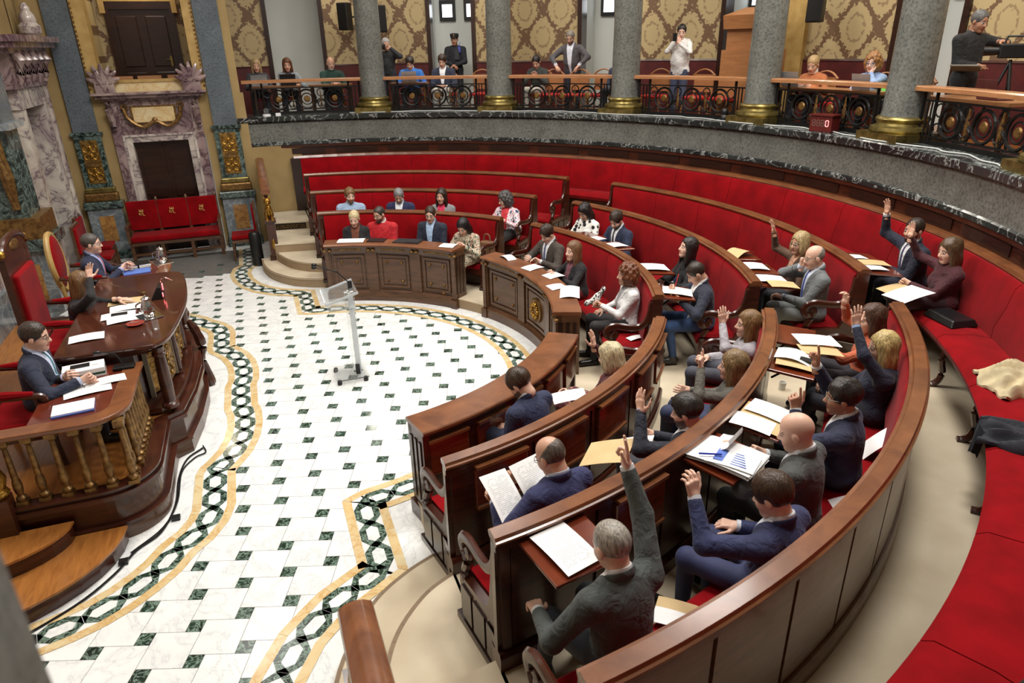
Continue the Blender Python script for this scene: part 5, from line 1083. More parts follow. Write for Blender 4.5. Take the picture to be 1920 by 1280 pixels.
cast('woman with very long fair brown hair and dark red dress on the banquette', (6.36, -3.11), p3, 154, (.04, 0, 1.15), Rh=(.28, -.36, 1.20), Lh=(.34, -.02, .78), pose=('grip', ('open', (0, 0, 1), (1, .2, 0))), hyaw=12, hpitch=12, top=(74, 24, 34), shirt=None, cuff=False, trou=(50, 22, 30), hair=(104, 78, 52), style='straight', fem=1, skin='l', h=.013, seat=.53)
# near sector
cast('woman with blond bob and burgundy jacket raising a hand with a pen', (2.52, -3.00), p0, 130, (.02, 0, 1.04), Rh=(.25, -.16, 1.04), Lh=(.30, .22, .68), pose=('relax', ('open', (.1, .1, 1), (1, 0, 0))), hpitch=14, top=(84, 34, 40), shirt=None, cuff=False, trm=('print', (92, 40, 46), (196, 160, 140), (92, 40, 46), 40), hair=(232, 216, 172), style='bob', fem=1, skin='l', h=.012)
cast('young dark haired man in navy suit looking down at the near desk', (1.67, -3.31), p0, 117, (.20, 0, 1.02), Lh=(.30, .05, .56), Rh=(.32, -.02, .56), hyaw=14, hpitch=42, top=(34, 44, 78), tie=(48, 60, 104), trou=(30, 38, 66), hair=(72, 52, 36), style='thick', beard=(120, 88, 66), skin='l', h=.012)
cast('balding man with glasses and blue suit reading a large sheet', (1.28, -4.63), p1, 105, (.10, 0, 1.08), Lh=(.30, .30, .74), Rh=(.34, .05, .80), pose=('grip', 'grip'), hyaw=14, hpitch=28, top=(40, 46, 92), shirt=(196, 206, 226), vneck=.3, trou=(48, 52, 62), hair=(104, 92, 82), style='fringe', glasses=(70, 30, 26), skin='m', h=.012, fat=.03)
cast('man with thick dark hair in black suit lifting his left hand with a watch', (2.44, -4.30), p1, 122, (.02, 0, 1.02), Lh=(.26, .24, 1.04), Rh=(.32, -.12, .66), pose=(('open', (.3, -.25, 1), (-.3, -1, .2)), 'relax'), hyaw=12, hpitch=16, top=(30, 34, 48), shirt=(235, 236, 240), hair=(52, 46, 42), style='thick', beard=(140, 130, 122), skin='l', h=.012, hint={1: (.2, 1, -.6)}, cuff=False, watch=(1, (120, 130, 160)))
cast('woman with shoulder length fair hair and grey blazer pointing upward', (3.20, -3.76), p1, 130, (-.02, 0, 1.02), Lh=(.20, .16, 1.02), Rh=(.34, -.10, .66), pose=(('point', (.05, 0, 1), (1, -.2, 0)), 'relax'), hyaw=12, hpitch=4, top=(92, 90, 82), shirt=None, cuff=False, trou=(40, 50, 84), hair=(146, 118, 80), style='long', fem=1, skin='l', h=.012, watch=(1, (24, 24, 26)), legs={1: ((.44, .16, .54), (.50, .0, .16)), -1: ((.44, -.06, .50), (.44, -.10, .10))})
cast('woman with wavy fair brown hair and pale tweed jacket raising her hand', (3.88, -3.06), p1, 142, (-.03, 0, 1.02), Lh=(.20, .15, 1.06), Rh=(.30, -.10, .60), pose=(('flat', (.1, 0, 1), (.4, -1, 0)), 'relax'), hyaw=14, hpitch=2, top=(176, 172, 178), shirt=None, cuff=False, trou=(70, 72, 84), hair=(142, 106, 66), style='long', fem=1, skin='l', h=.012)
cast('grey haired man in dark grey suit raising his right arm straight up', (1.15, -5.72), p2, 101, (.14, 0, 1.08), Rh=(.36, -.26, 1.34), Lh=(.40, .26, .58), pose=('relax', ('two', (.1, .0, 1), (.5, .8, 0))), hyaw=2, hpitch=20, top=(74, 80, 78), shirt=(232, 234, 236), trou=(34, 38, 46), hair=(186, 178, 166), style='crop', skin='l', h=.011, hint={-1: (.3, -.9, -.2)}, legs={1: ((.40, .18, .48), (.46, .18, .10)), -1: ((.44, -.10, .48), (.46, -.10, .10))})
cast('brown haired man in blue suit lifting an open left hand', (2.18, -5.58), p2, 111, (.08, 0, 1.04), Lh=(.40, .26, .99), Rh=(.34, -.16, .60), pose=(('relax', (.25, .0, 1), (.9, -.3, .1)), 'relax'), hyaw=8, hpitch=22, top=(42, 50, 92), shirt=(220, 224, 232), trou=(42, 50, 92), hair=(76, 54, 38), style='thick', skin='l', h=.011, hint={1: (-.1, .8, -.8)}, legs={1: ((.44, .20, .50), (.46, .18, .10)), -1: ((.44, -.06, .52), (.46, -.10, .10))})
cast('bald man in dark grey suit turning pages with a blue pen', (2.73, -5.16), p2, 118, (.10, 0, 1.08), Lh=(.42, .16, .86), Rh=(.32, -.14, .76), pose=('grip', 'grip'), hyaw=14, hpitch=20, top=(82, 84, 82), shirt=(226, 230, 236), tie=(60, 80, 116), trou=(44, 46, 48), hair=(150, 140, 130), style=None, skin='l', h=.011, hint={1: (-.3, .9, -.5)})
cast('dark haired man with glasses and navy suit gesturing with raised fingers', (3.36, -4.87), p2, 125, (.08, 0, 1.06), Lh=(.34, .14, .96), Rh=(.32, -.26, 1.14), pose=(('point', (.1, .2, 1), (.6, -1, 0)), ('point', (.1, 0, 1), (.8, .6, 0))), hyaw=14, hpitch=6, top=(36, 42, 70), tie=(150, 130, 96), trou=(30, 34, 58), hair=(44, 36, 32), style='thick', glasses=(150, 140, 120), skin='d', h=.011, hint={1: (.0, .9, -.8)})
cast('blond woman in navy blazer with denim cuffs raising her hand high', (4.27, -4.27), p2, 135, (.02, 0, 1.05), Lh=(.24, .04, 1.22), Rh=(.34, -.10, .62), pose=(('open', (.1, .0, 1), (.5, -1, 0)), 'relax'), hyaw=16, hpitch=6, top=(26, 30, 52), shirt=None, cuff=(142, 170, 210), trou=(26, 28, 40), hair=(224, 196, 130), style='long', fem=1, skin='l', h=.012, hint={1: (.2, .9, -.3)}, legs={1: ((.46, .12, .54), (.62, .04, .14)), -1: ((.44, -.08, .50), (.50, -.10, .10))})
cast('brown haired woman in orange blouse holding a blue pen up', (4.71, -3.79), p2, 141, (.06, 0, 1.05), Rh=(.26, -.22, 1.10), Lh=(.42, .02, .78), pose=('relax', ('relax', (.0, .2, 1), (.8, .5, 0))), hyaw=14, hpitch=10, top=(206, 104, 66), shirt=None, cuff=False, trou=(40, 36, 44), hair=(88, 58, 42), style='long', fem=1, skin='l', h=.013)
# presidency
grp = 'members at the presidency'
cast('woman in black with long fair brown hair presiding and raising her hand', (-2.24, .24), pd, 0, (.10, 0, 1.02), Rh=(.20, -.10, 1.10), Lh=(.42, -.12, .84), pose=(('flat', (1, -.2, -.05), (0, 0, -1)), ('open', (.15, .15, 1), (.7, -.7, 0))), hyaw=-10, hpitch=10, top=(22, 21, 24), shirt=None, cuff=False, trou=(24, 22, 26), hair=(140, 104, 66), style='long', fem=1, skin='l', h=.014, group=grp)
cast('grey haired man in navy suit and red tie at the far side desk', (-2.41, 1.92), pd, 0, (.10, 0, 1.06), Lh=(.38, .10, .70), Rh=(.36, -.04, .70), hyaw=-4, hpitch=4, top=(32, 40, 70), shirt=(160, 172, 212), tie=(196, 40, 56), hair=(96, 90, 84), style='short', glasses=(120, 110, 100), skin='l', h=.014, group=grp)
cast('man in glasses, navy suit and teal tie writing at the near side desk', (-2.31, -1.40), pd, 0, (.10, 0, 1.06), Rh=(.40, -.26, .70), Lh=(.26, -.12, .70), pose=('relax', 'grip'), hyaw=-6, hpitch=10, top=(32, 40, 64), shirt=(196, 206, 232), tie=(28, 104, 112), trou=(24, 28, 40), hair=(64, 48, 38), style='short', glasses=(60, 20, 20), skin='l', h=.013, group=grp)
# gallery
gg = 'people in the gallery'
def gal_p(lab, r, th, **k):
    a = dict(h=.022, group=gg, seat=.46, trou=(44, 46, 56)); a.update(k); hd = a.pop('head', (.08, 0, 1.14) if not a.get('stand') else (.03, 0, 1.58)); fo = a.pop('turn', 0)
    x, y, _ = pol(r, th); return person(lab, (x, y), GF, th + 180 + fo, hd, **a)
gal_p('blond woman behind an open laptop at the far left of the gallery', 8.75, 89.0, turn=0, top=(60, 58, 64), shirt=None, cuff=False, hair=(196, 164, 116), style='long', fem=1, hpitch=16, Lh=(.34, .1, .74), Rh=(.34, -.1, .74))
gal_p('woman with auburn hair and grey jacket behind a black laptop', 8.75, 84.8, top=(150, 158, 162), shirt=(60, 50, 50), vneck=.3, hair=(112, 66, 40), style='long', fem=1, hpitch=16, Lh=(.34, .2, .74), Rh=(.34, .0, .74))
gal_p('white bearded man in green sweater at a small desk in the gallery', 8.8, 78.8, top=(36, 70, 62), shirt=None, cuff=False, hair=(210, 205, 200), style='fringe', beard=(226, 222, 216), hyaw=16, fat=.02, Lh=(.34, .16, .74), Rh=(.36, .0, .74))
gal_p('photographer with white hair and black sweater aiming a camera', 8.9, 70.9, stand=True, head=(.02, 0, 1.50), top=(44, 44, 48), shirt=None, cuff=False, hair=(205, 203, 200), style='short', hyaw=20, hpitch=10, Lh=(.22, .12, 1.42), Rh=(.18, -.06, 1.44), pose=('grip', 'grip'))
gal_p('young man in bright blue sweater bent over a laptop in the gallery', 8.6, 67.2, top=(52, 120, 206), shirt=(240, 240, 240), vneck=.04, hair=(54, 40, 34), style='thick', hpitch=34, Lh=(.30, .14, .70), Rh=(.30, -.14, .70), head=(.14, 0, 1.12))
gal_p('young man in dark blazer and open white shirt in the gallery', 8.6, 62.5, top=(44, 50, 72), shirt=(235, 236, 240), vneck=.44, trou=(228, 224, 214), hair=(62, 42, 30), style='thick', hpitch=24, Lh=(.30, .10, .66), Rh=(.30, -.06, .66))
gd = gal_p('uniformed guard in black cap standing in the white niche', 10.25, 62.8, stand=True, top=(28, 30, 38), shirt=None, cuff=False, trou=(24, 26, 34), hair=(40, 32, 28), style='crop', skin='d', Lh=(.22, .03, 1.02), Rh=(.22, -.03, 1.02), hint={1: (-.4, 1, 0), -1: (-.4, -1, 0)})
cp = O('cap', MB().lathe([(.088, .035), (.098, .05), (.105, .10), (.10, .125), (.06, .135), (.001, .138)], (-.008, 0, 0), 20).prism3([(.06, -.07, .045), (.15, -.05, .035), (.165, 0, .033), (.15, .05, .035), (.06, .07, .045)], (0, 0, 0), (0, 0, .012)), plain('cap_cloth', rgb(22, 24, 32), .8), gd, True); cp.location = (.03, 0, 1.58)
O('cap_badge', MB().ellipsoid((.125, 0, 1.67), (.01, .015, .018)), M_GILT, gd); O('vest', MB().box(.11, .16, .01, .12, 1.14, 1.36), plain('vest_cloth', rgb(52, 56, 60), .8), gd); O('radio', MB().box(.10, .14, .10, .15, 1.30, 1.42).tube([(.12, .12, 1.42), (.12, .15, 1.52)], .006, 5), plain('radio_blue', rgb(84, 92, 200), .5), gd)
gal_p('young woman in dark jacket looking down at her phone in the gallery', 8.7, 48.6, top=(52, 54, 50), shirt=None, cuff=False, trou=(206, 200, 186), hair=(40, 30, 28), style='pony', fem=1, hpitch=36, Lh=(.24, .05, .84), Rh=(.24, -.05, .84), head=(.14, 0, 1.10))
gal_p('tall bearded man in grey jacket leaning on two chair backs', 8.95, 44.2, stand=True, head=(.16, 0, 1.55), top=(84, 80, 84), shirt=(214, 216, 226), vneck=.6, hair=(146, 136, 126), style='short', beard=(96, 76, 62), glasses=(60, 30, 24), hpitch=26, Lh=(.34, .26, 1.02), Rh=(.34, -.24, 1.02), hint={1: (-.2, 1, .1), -1: (-.2, -1, .1)}, fat=.02)
gal_p('fair haired boy in dark jacket half hidden behind a column', 8.7, 36.6, top=(52, 62, 84), shirt=None, cuff=False, hair=(150, 112, 66), style='thick', hyaw=-30, hpitch=24, head=(.10, 0, 1.12))
hd = gal_p('person in white hooded sweatshirt filming with a phone', 8.75, 28.4, stand=True, head=(.03, 0, 1.60), top=(240, 238, 234), shirt=None, cuff=False, trou=(60, 70, 96), hair=(40, 32, 30), style='pony', fem=1, hyaw=26, hpitch=18, Lh=(.26, .10, 1.40), Rh=(.24, .02, 1.42), pose=(('grip', (.3, -.5, .8), (-1, -.3, 0)), ('grip', (.3, .5, .8), (-1, .3, 0))), fat=.05, skin='l')
O('hood', MB().torus((-.05, 0, 1.42), .105, .045, (.25, 0, 1), 18, 8), colmat((240, 238, 234)), hd, True); O('phone', MB().box(.30, .312, -.02, .06, 1.44, 1.58), M_BLACK, hd)
gal_p('blond woman with ponytail and rust top behind a silver laptop', 8.6, 9.6, top=(190, 110, 62), shirt=(230, 226, 220), vneck=.1, cuff=False, hair=(206, 170, 116), style='pony', fem=1, hyaw=6, hpitch=26, head=(.16, 0, 1.06), turn=10, Lh=(.32, .10, .74), Rh=(.32, -.1, .74))
gal_p('woman with curly ginger hair, glasses and pale blue top', 8.6, 2.6, top=(150, 176, 216), shirt=None, cuff=False, hair=(178, 124, 70), style='curly', fem=1, glasses=(60, 80, 130), hyaw=10, hpitch=10, head=(.10, 0, 1.10), turn=10, Lh=(.16, .04, .96), Rh=(.32, -.1, .74), pose=(('grip', (.0, -.2, 1), (-1, 0, 0)), 'relax'), skin='l')
gal_p('boy in bright green shirt beside the right hand column', 8.6, -1.6, top=(96, 190, 70), shirt=None, cuff=False, hair=(54, 40, 34), style='thick', hpitch=12, head=(.10, 0, 1.08), turn=10, Lh=(.3, .1, .74), Rh=(.3, -.1, .74))
cm = gal_p('cameraman in black pointing with his arm beside the white niche', 8.9, -5.4, stand=True, head=(.05, 0, 1.60), top=(26, 26, 28), shirt=None, cuff=False, trou=(24, 24, 28), hair=(120, 118, 116), style='short', skin='d', hyaw=10, hpitch=18, turn=85, Lh=(.42, .05, 1.36), Rh=(.28, -.10, 1.08), pose=(('point', (1, -.1, .0), (0, 0, -1)), 'grip'), hint={1: (-.1, .9, -.2)})
# ================================================================ papers and small things
m_, n_, b_ = base_mat('printed_paper', .7)
tc_ = n_.new('TexCoord'); sp_ = n_.new('SeparateXYZ'); n_.link(tc_.outputs['Object'], sp_.inputs[0])
nz_ = n_.new('TexNoise', i_Scale=45); n_.link(tc_.outputs['Object'], nz_.inputs['Vector'])
ln_ = n_.math('MULTIPLY', n_.math('LESS_THAN', n_.math('FRACT', n_.math('MULTIPLY', sp_.outputs[0], 85)), .34), n_.math('GREATER_THAN', nz_.outputs[0], .44))
ln_ = n_.math('MULTIPLY', ln_, n_.math('MULTIPLY', n_.math('LESS_THAN', n_.math('ABSOLUTE', sp_.outputs[1]), .085), n_.math('LESS_THAN', n_.math('ABSOLUTE', sp_.outputs[0]), .125)))
mx_ = n_.new('MixRGB'); n_.link(ln_, mx_.inputs[0]); mx_.inputs[1].default_value = (*rgb(240, 240, 239), 1); mx_.inputs[2].default_value = (*rgb(188, 189, 192), 1); n_.link(mx_.outputs[0], b_.inputs['Base Color']); M_PRINT = m_
def sheet_mesh(w, h, bend=.012, t=.0015):
    mb = MB(); n = 6; v = []
    for i in range(n + 1):
        x = -h / 2 + h * i / n; z = bend * sin(PI * i / n) + .002
        for y in (-w / 2, w / 2): v += [(x, y, z), (x, y, z + t)]
    f = []
    for i in range(n):
        a = i * 4; b = a + 4; f += [(a, a + 2, b + 2, b), (a + 1, b + 1, b + 3, a + 3), (a, b, b + 1, a + 1), (a + 2, a + 3, b + 3, b + 2)]
    k = n * 4; f += [(0, 1, 3, 2), (k, k + 2, k + 3, k + 1)]
    return mb.add(v, f).mesh('sheet', True)
def put(name, lab, cat, M, parts, group=None):
    t = empty(name, label=lab, cat=cat, group=group); t.matrix_world = M
    for nm, me, m, L_ in parts: link(nm, me, m, t, L_)
    return t
def sheet(lab, x, y, z, rot, w=.21, h=.297, m=None, tilt=0, roll=0, bend=.008, name='paper_sheet', cat='paper', group='loose papers'):
    o = link(name, sheet_mesh(w, h, bend), m or M_PRINT); o.matrix_world = T(x, y, z) @ Rz(rad(rot)) @ Matrix.Rotation(rad(tilt), 4, 'Y') @ Matrix.Rotation(rad(roll), 4, 'X'); return tag(o, lab, cat, group)
def psheet(lab, r, th, z, extra=0, **k): x, y, _ = pol(r, th); return sheet(lab, x, y, z, th + extra, **k)
zf1, zf2 = RZ[1] - .070, RZ[0] - .045
# near sector
psheet('printed sheet on the open desk flap before the grey haired man with raised arm', 5.39, -79.2, zf1, 4, w=.23, h=.33, tilt=5)
t = put('document_pile', 'pile of charts and white pages on the flap before the bald man with blue pen', 'papers', T(*pol(5.42, -64.6, zf1)) @ Rz(rad(-60)), [])
for i in range(7): link('page', sheet_mesh(.30, .42, .01), M_PRINT if i % 2 else M_PAPER, t, T(.01 * random.uniform(-1, 1), .015 * random.uniform(-1, 1), .004 * i) @ Rz(rad(random.uniform(-7, 7))))
ch = link('chart_page', sheet_mesh(.21, .30, .008), M_PAPER, t, T(.06, -.05, .034) @ Rz(.1))
M_BLUE = plain('chart_blue', rgb(84, 112, 196), .6)
link('chart_block', MB().box(-.11, -.05, -.07, .07, .0115, .013).mesh('b'), M_BLUE, ch)
for i in range(6): link('chart_bar', MB().box(.0, .10 - .01 * i, -.075 + i * .026, -.067 + i * .026, .0118, .013).mesh('b'), M_BLUE, ch)
cu = MB(); n = 8; v = []
for i in range(n + 1):
    a = i / n * 1.9
    for y in (-.11, .11): v += [(-.10 + .14 * sin(a) * .9, y, .03 + .12 * (1 - cos(a)) * .6), (-.10 + .14 * sin(a) * .9, y, .033 + .12 * (1 - cos(a)) * .6)]
fcs = []
for i in range(n):
    a = i * 4; b = a + 4; fcs += [(a, a + 2, b + 2, b), (a + 1, b + 1, b + 3, a + 3), (a, b, b + 1, a + 1), (a + 2, a + 3, b + 3, b + 2)]
link('turned_page', cu.add(v, fcs).mesh('turned_page', True), M_PAPER, t, T(-.02, .10, 0))
tag(O('blue_pen', MB().tube([pol(5.30, -66.2, zf1 + .05), pol(5.42, -65.4, zf1 + .06)], .006, 6), plain('pen_blue', rgb(30, 50, 170), .3)), 'blue pen in the hand of the bald man', 'pen')
tag(O('tablet_folio', MB().box(-.08, .08, -.06, .06, 0, .012), plain('folio_brown', rgb(70, 52, 38), .5)), 'small brown folio in the lap of the bald man with blue pen', 'folio').matrix_world = T(*pol(5.45, -61.5, 1.16)) @ Rz(.4)
psheet('manila folder under two white sheets before the dark haired man with glasses', 5.40, -58.0, zf1, 2, w=.34, h=.32, m=M_MANILA, tilt=5, name='manila_folder', cat='folder', group='manila folders')
psheet('left white sheet on the manila folder before the dark haired man', 5.37, -59.3, zf1 + .010, 6, w=.19, h=.28, tilt=5); psheet('right white sheet on the manila folder before the dark haired man', 5.41, -56.9, zf1 + .014, -4, w=.20, h=.30, tilt=5)
psheet('manila folder on the flap before the blond woman in navy', 5.42, -46.6, zf1, 2, w=.26, h=.33, m=M_MANILA, tilt=6, name='manila_folder', cat='folder', group='manila folders'); psheet('curled white sheet on the manila folder before the blond woman in navy', 5.38, -45.8, zf1 + .010, -4, w=.22, h=.28, bend=.03, tilt=6)
tag(O('phone', MB().box(-.075, .075, -.036, .036, 0, .009), M_BLACK), 'black phone on the papers before the blond woman in navy', 'phone').matrix_world = T(*pol(5.48, -46.2, zf1 + .018)) @ Rz(rad(-46)) @ Matrix.Rotation(rad(6), 4, 'Y')
psheet('white sheet and card on the flap before the woman in orange', 5.55, -41.5, zf1 + .02, 20, w=.24, h=.36, tilt=5); psheet('manila card under the hand of the woman in orange', 5.58, -43.4, zf1 + .006, 20, w=.20, h=.34, m=M_MANILA, tilt=5, name='manila_folder', cat='folder', group='manila folders')
psheet('large manila folder leaning before the man with thick dark hair', 4.62, -66.8, 1.10, 25, w=.33, h=.34, m=M_MANILA, tilt=-18, name='manila_folder', cat='folder', group='manila folders'); psheet('white page inside the manila folder of the man with thick dark hair', 4.70, -64.6, 1.115, 25, w=.2, h=.3, tilt=-18)
sh_ = empty('newspaper_sheet', label='large folded printed sheet held by the balding man in blue suit', cat='paper'); sh_.matrix_world = T(1.06, -4.46, 1.14) @ Rz(rad(105))
link('left_page', sheet_mesh(.22, .32, .01), M_PRINT, sh_, T(0, .12, .0) @ Matrix.Rotation(rad(-38), 4, 'Y') @ Matrix.Rotation(rad(10), 4, 'X')); link('right_page', sheet_mesh(.22, .32, .01), M_PRINT, sh_, T(.0, -.13, .0) @ Matrix.Rotation(rad(-38), 4, 'Y') @ Matrix.Rotation(rad(-14), 4, 'X'))
psheet('thick white booklet in the lap of the blond woman in burgundy', 3.66, -55.0, .88, 40, w=.2, h=.30, m=M_PAPER, tilt=-8)
psheet('white envelope on the red seat beside the brown haired man in blue', 5.78, -74.5, P[2] + .43, 30, w=.12, h=.24, m=M_PAPER); psheet('manila card under the white envelope on the red seat', 5.76, -73.9, P[2] + .422, 30, w=.18, h=.27, m=M_MANILA, name='manila_folder', cat='folder', group='manila folders')
psheet('white paper bundle standing against the red back beside the man with glasses', 6.08, -50.6, P[2] + .50, 10, w=.22, h=.30, m=M_PAPER, tilt=-50); psheet('white paper poking out behind the bald man on the red seat', 6.06, -58.4, P[2] + .45, 30, w=.2, h=.26, m=M_PAPER, tilt=-20)
tag(O('paper_cup', MB().lathe([(.001, 0), (.03, 0), (.038, .085), (.035, .085), (.028, .005), (.001, .005)], pol(5.42, -33.2, P[2]), 16), plain('cup_white', rgb(226, 222, 212), .6), None, True), 'white paper cup on the floor of the aisle', 'cup')
# centre sector
zd = .947
psheet('white sheet on the medallion desk before the man in brown suit', 3.20, 9.0, zd, 10, w=.2, h=.26); psheet('curled white sheet at the far end of the medallion desk', 3.20, 19.8, zd, 80, w=.14, h=.28, m=M_PAPER, bend=.03); psheet('white sheet before the woman with long light brown hair', 3.28, 1.0, zd, 12, w=.2, h=.24)
psheet('large white sheets before the woman in the white jacket', 3.26, -11.4, zd, -14, w=.42, h=.24, bend=.02); psheet('small white sheet at the bend of the medallion desk', 3.16, -7.0, zd, 10, w=.2, h=.22)
psheet('white sheet on the flap before the bearded man in navy', 4.34, 4.0, zf2, 6, w=.22, h=.30, tilt=5, m=M_PAPER); psheet('white sheet before the woman in polka dots', 4.30, 9.5, zf2, 6, w=.2, h=.22, m=M_PAPER)
psheet('white folder on the flap before the dark haired woman in black', 4.36, -10.6, zf2, -4, w=.26, h=.32, tilt=5, m=M_PAPER); psheet('clipboard page under the red pen of the man in jeans', 4.38, -22.8, zf2, -8, w=.24, h=.33, tilt=5)
tag(O('red_pen', MB().tube([pol(4.36, -22.4, 1.24), pol(4.40, -21.6, 1.36)], .005, 6), plain('pen_red', rgb(190, 30, 30), .4)), 'red pen in the hand of the man in jeans', 'pen')
zg = RZ[1] - .045; zh = RZ[2] - .045
psheet('crumpled manila envelope at the left of the centre rear row', 5.36, -13.0, zg, 30, w=.22, h=.34, m=M_MANILA, bend=.05, name='manila_folder', cat='folder', group='manila folders'); psheet('white sheet on a card before the blond woman in brown', 5.36, -18.6, zg, 0, w=.26, h=.24, tilt=5, m=M_PAPER)
psheet('white sheet nearest the bald man in grey', 5.37, -23.6, zg, 4, w=.24, h=.33, tilt=5, m=M_PAPER); psheet('manila card hanging over the aisle before the bald man in grey', 5.44, -26.0, zg + .01, 4, w=.22, h=.30, m=M_MANILA, tilt=5, name='manila_folder', cat='folder', group='manila folders')
psheet('white sheet before the bearded man below the gallery', 6.38, -20.5, zh, 10, w=.16, h=.28, tilt=4, m=M_PAPER); psheet('manila folder before the bearded man below the gallery', 6.50, -22.6, zh, 0, w=.2, h=.3, tilt=4, m=M_MANILA, name='manila_folder', cat='folder', group='manila folders'); psheet('second white sheet before the bearded man below the gallery', 6.40, -24.4, zh + .004, 10, w=.16, h=.30, tilt=4, m=M_PAPER)
psheet('large white folder on the knees of the woman in dark red', 6.62, -28.2, 1.36, 30, w=.28, h=.42, m=M_PAPER, tilt=-6); psheet('manila card below the white folder of the woman in dark red', 6.56, -26.6, 1.352, 20, w=.2, h=.3, m=M_MANILA, tilt=-6, name='manila_folder', cat='folder', group='manila folders')
psheet('white sheet lying on the end of the red front bench', 3.95, -21.5, P[0] + .425, 30, w=.1, h=.2, m=M_PAPER)
# far left sector
psheet('white sheet on the far desk before the woman with cropped hair', 3.20, 70.8, zd, 0, w=.42, h=.24, m=M_PAPER)
tag(O('black_tablet', MB().box(-.1, .1, -.14, .14, 0, .012), M_BLACK), 'black tablet on the far desk before the man in red', 'tablet').matrix_world = T(*pol(3.2, 63.4, zd)) @ Rz(rad(63))
tag(O('open_binder', MB().box(-.12, .12, -.22, .22, 0, .012).box(-.1, .1, -.2, -.01, .012, .02), plain('binder', rgb(36, 36, 42), .5)), 'open dark binder on the far desk before the man in navy blazer', 'binder').matrix_world = T(*pol(3.2, 54, zd)) @ Rz(rad(54))
psheet('white page on the corner of the far desk', 3.18, 41.0, zd, 10, w=.24, h=.22, m=M_PAPER)
# bags and coats
def bag(name, lab, M, sx, sy, sz, m, handle=True, extra=None):
    t = empty(name, label=lab, cat='bag'); t.matrix_world = M
    mb = MB(); k = .78; mb.add([(-sx / 2, -sy / 2, 0), (sx / 2, -sy / 2, 0), (sx / 2, sy / 2, 0), (-sx / 2, sy / 2, 0), (-sx * k / 2, -sy * .42, sz), (sx * k / 2, -sy * .42, sz), (sx * k / 2, sy * .42, sz), (-sx * k / 2, sy * .42, sz)], [(3, 2, 1, 0), (4, 5, 6, 7), (0, 1, 5, 4), (1, 2, 6, 5), (2, 3, 7, 6), (3, 0, 4, 7)])
    bevel(O('bag_body', mb, m, t), min(sx, sz) * .18, 3)
    if handle: O('handle', MB().tube(curve([(0, -sy * .25, sz), (0, -sy * .15, sz + .10), (0, sy * .15, sz + .10), (0, sy * .25, sz)], 5), .012, 6), m, t, True)
    if extra: O('flap', MB().box(-sx * .2, sx * .2, -sy * .2, sy * .2, sz, sz + .02), extra, t)
LBLK = plain('black_leather', rgb(24, 24, 26), .3)
bag('handbag', 'black leather handbag leaning beside the woman in white jacket', PT(4.02, -15.6, P[0] + .42), .14, .26, .26, LBLK)
bag('briefcase', 'flat black leather case on the banquette beside the woman in dark red', PT(6.98, -29.8, P[3] + .56, .3), .30, .42, .07, LBLK, False)
bag('navy_bag', 'navy blue bag beside the dark haired woman in black', PT(4.90, -3.8, P[1] + .42), .18, .34, .16, colmat((40, 46, 78)), False)
bag('brown_bag', 'tan leather bag at the aisle end of the far front bench', PT(3.92, 37.2, P[0] + .42), .16, .26, .30, colmat((122, 82, 50)))
bag('shopping_bag', 'dark bag with yellow top on the empty far rear bench', PT(5.98, 80.8, P[2] + .42), .26, .34, .30, LBLK, False, plain('yellow_cloth', rgb(206, 178, 50), .7))
def heap(name, lab, M, pts, r, m):
    f = Field((-.6, -.6, -.25), (.6, .6, .3), .02)
    for a, b in zip(pts, pts[1:]): f.cap(a, b, r, r * .9, 0, .05)
    X, Y, Z = np.meshgrid(*f.ax, indexing='ij', sparse=True); f.D = (f.D + .016 * np.sin(38 * X + 9 * Y) * np.sin(21 * Y - 14 * X)).astype(F32)
    V, Q, L_ = f.nets(); o = link(name, mesh_np(name, V, Q, [m])); o.matrix_world = M; tag(o, lab, 'coat')
def drape(name, lab, M, sx, sy, hump, edge, m, seed=0):   # a coat: folded cloth sheet, hanging over the seat edge where s passes it
    n = 34; top = []; 
    for i in range(n + 1):
        for j in range(n + 1):
            a, b = i / n * 2 - 1, j / n * 2 - 1; rr_ = 1 + .13 * sin(3 * math.atan2(b, a) + seed) + .07 * sin(7 * math.atan2(b, a) + 2 * seed)
            s_, t_ = a * sx / 2 * rr_, b * sy / 2 * rr_
            z = hump * (1 - a * a) * (1 - b * b) ** .7 + .028 * sin(11 * s_ / sx + 5 * sin(6 * t_ / sy + seed)) * (1 - .5 * a * a) + .012 * sin(31 * t_ / sy + 9 * s_ / sx) + .04
            x = s_
            if s_ > edge: d = s_ - edge; z -= d * .92; x = edge + .02 + .1 * d + .03 * sin(14 * t_ / sy + seed)
            top.append((x, t_, z))
    N_ = (n + 1) ** 2; v = top + [(x, y, z - .022) for x, y, z in top]; f = []
    g = lambda i, j: i * (n + 1) + j
    for i in range(n):
        for j in range(n): q = (g(i, j), g(i + 1, j), g(i + 1, j + 1), g(i, j + 1)); f += [q, tuple(k + N_ for k in q[::-1])]
    for i in range(n):
        for a, b in ((g(i, 0), g(i + 1, 0)), (g(i + 1, n), g(i, n)), (g(0, i + 1), g(0, i)), (g(n, i), g(n, i + 1))): f.append((a, a + N_, b + N_, b))
    o = link(name, MB().add(v, f).mesh(name, True), m); o.matrix_world = M; tag(o, lab, 'coat')
drape('beige_coat', 'beige coat folded on the red banquette at the right edge', PT(7.06, -41.6, P[3] + .545, .3), .46, .56, .13, .5, colmat((206, 190, 150)), 1.3)
drape('navy_coat', 'dark navy coat hanging over the front of the red banquette', PT(7.00, -49.5, P[3] + .545, -.1), .84, .40, .05, .26, colmat((28, 32, 44)), 2.1)
heap('print_scarf', 'white and black scarf bundle beside the dark haired woman in black', PT(4.72, -6.5, P[1] + .46), [(.1, .06, .0), (-.05, -.05, .03), (.06, -.12, .02)], .05, patmat('scarf_print', rgb(200, 198, 194), rgb(40, 40, 42), 40, .42))
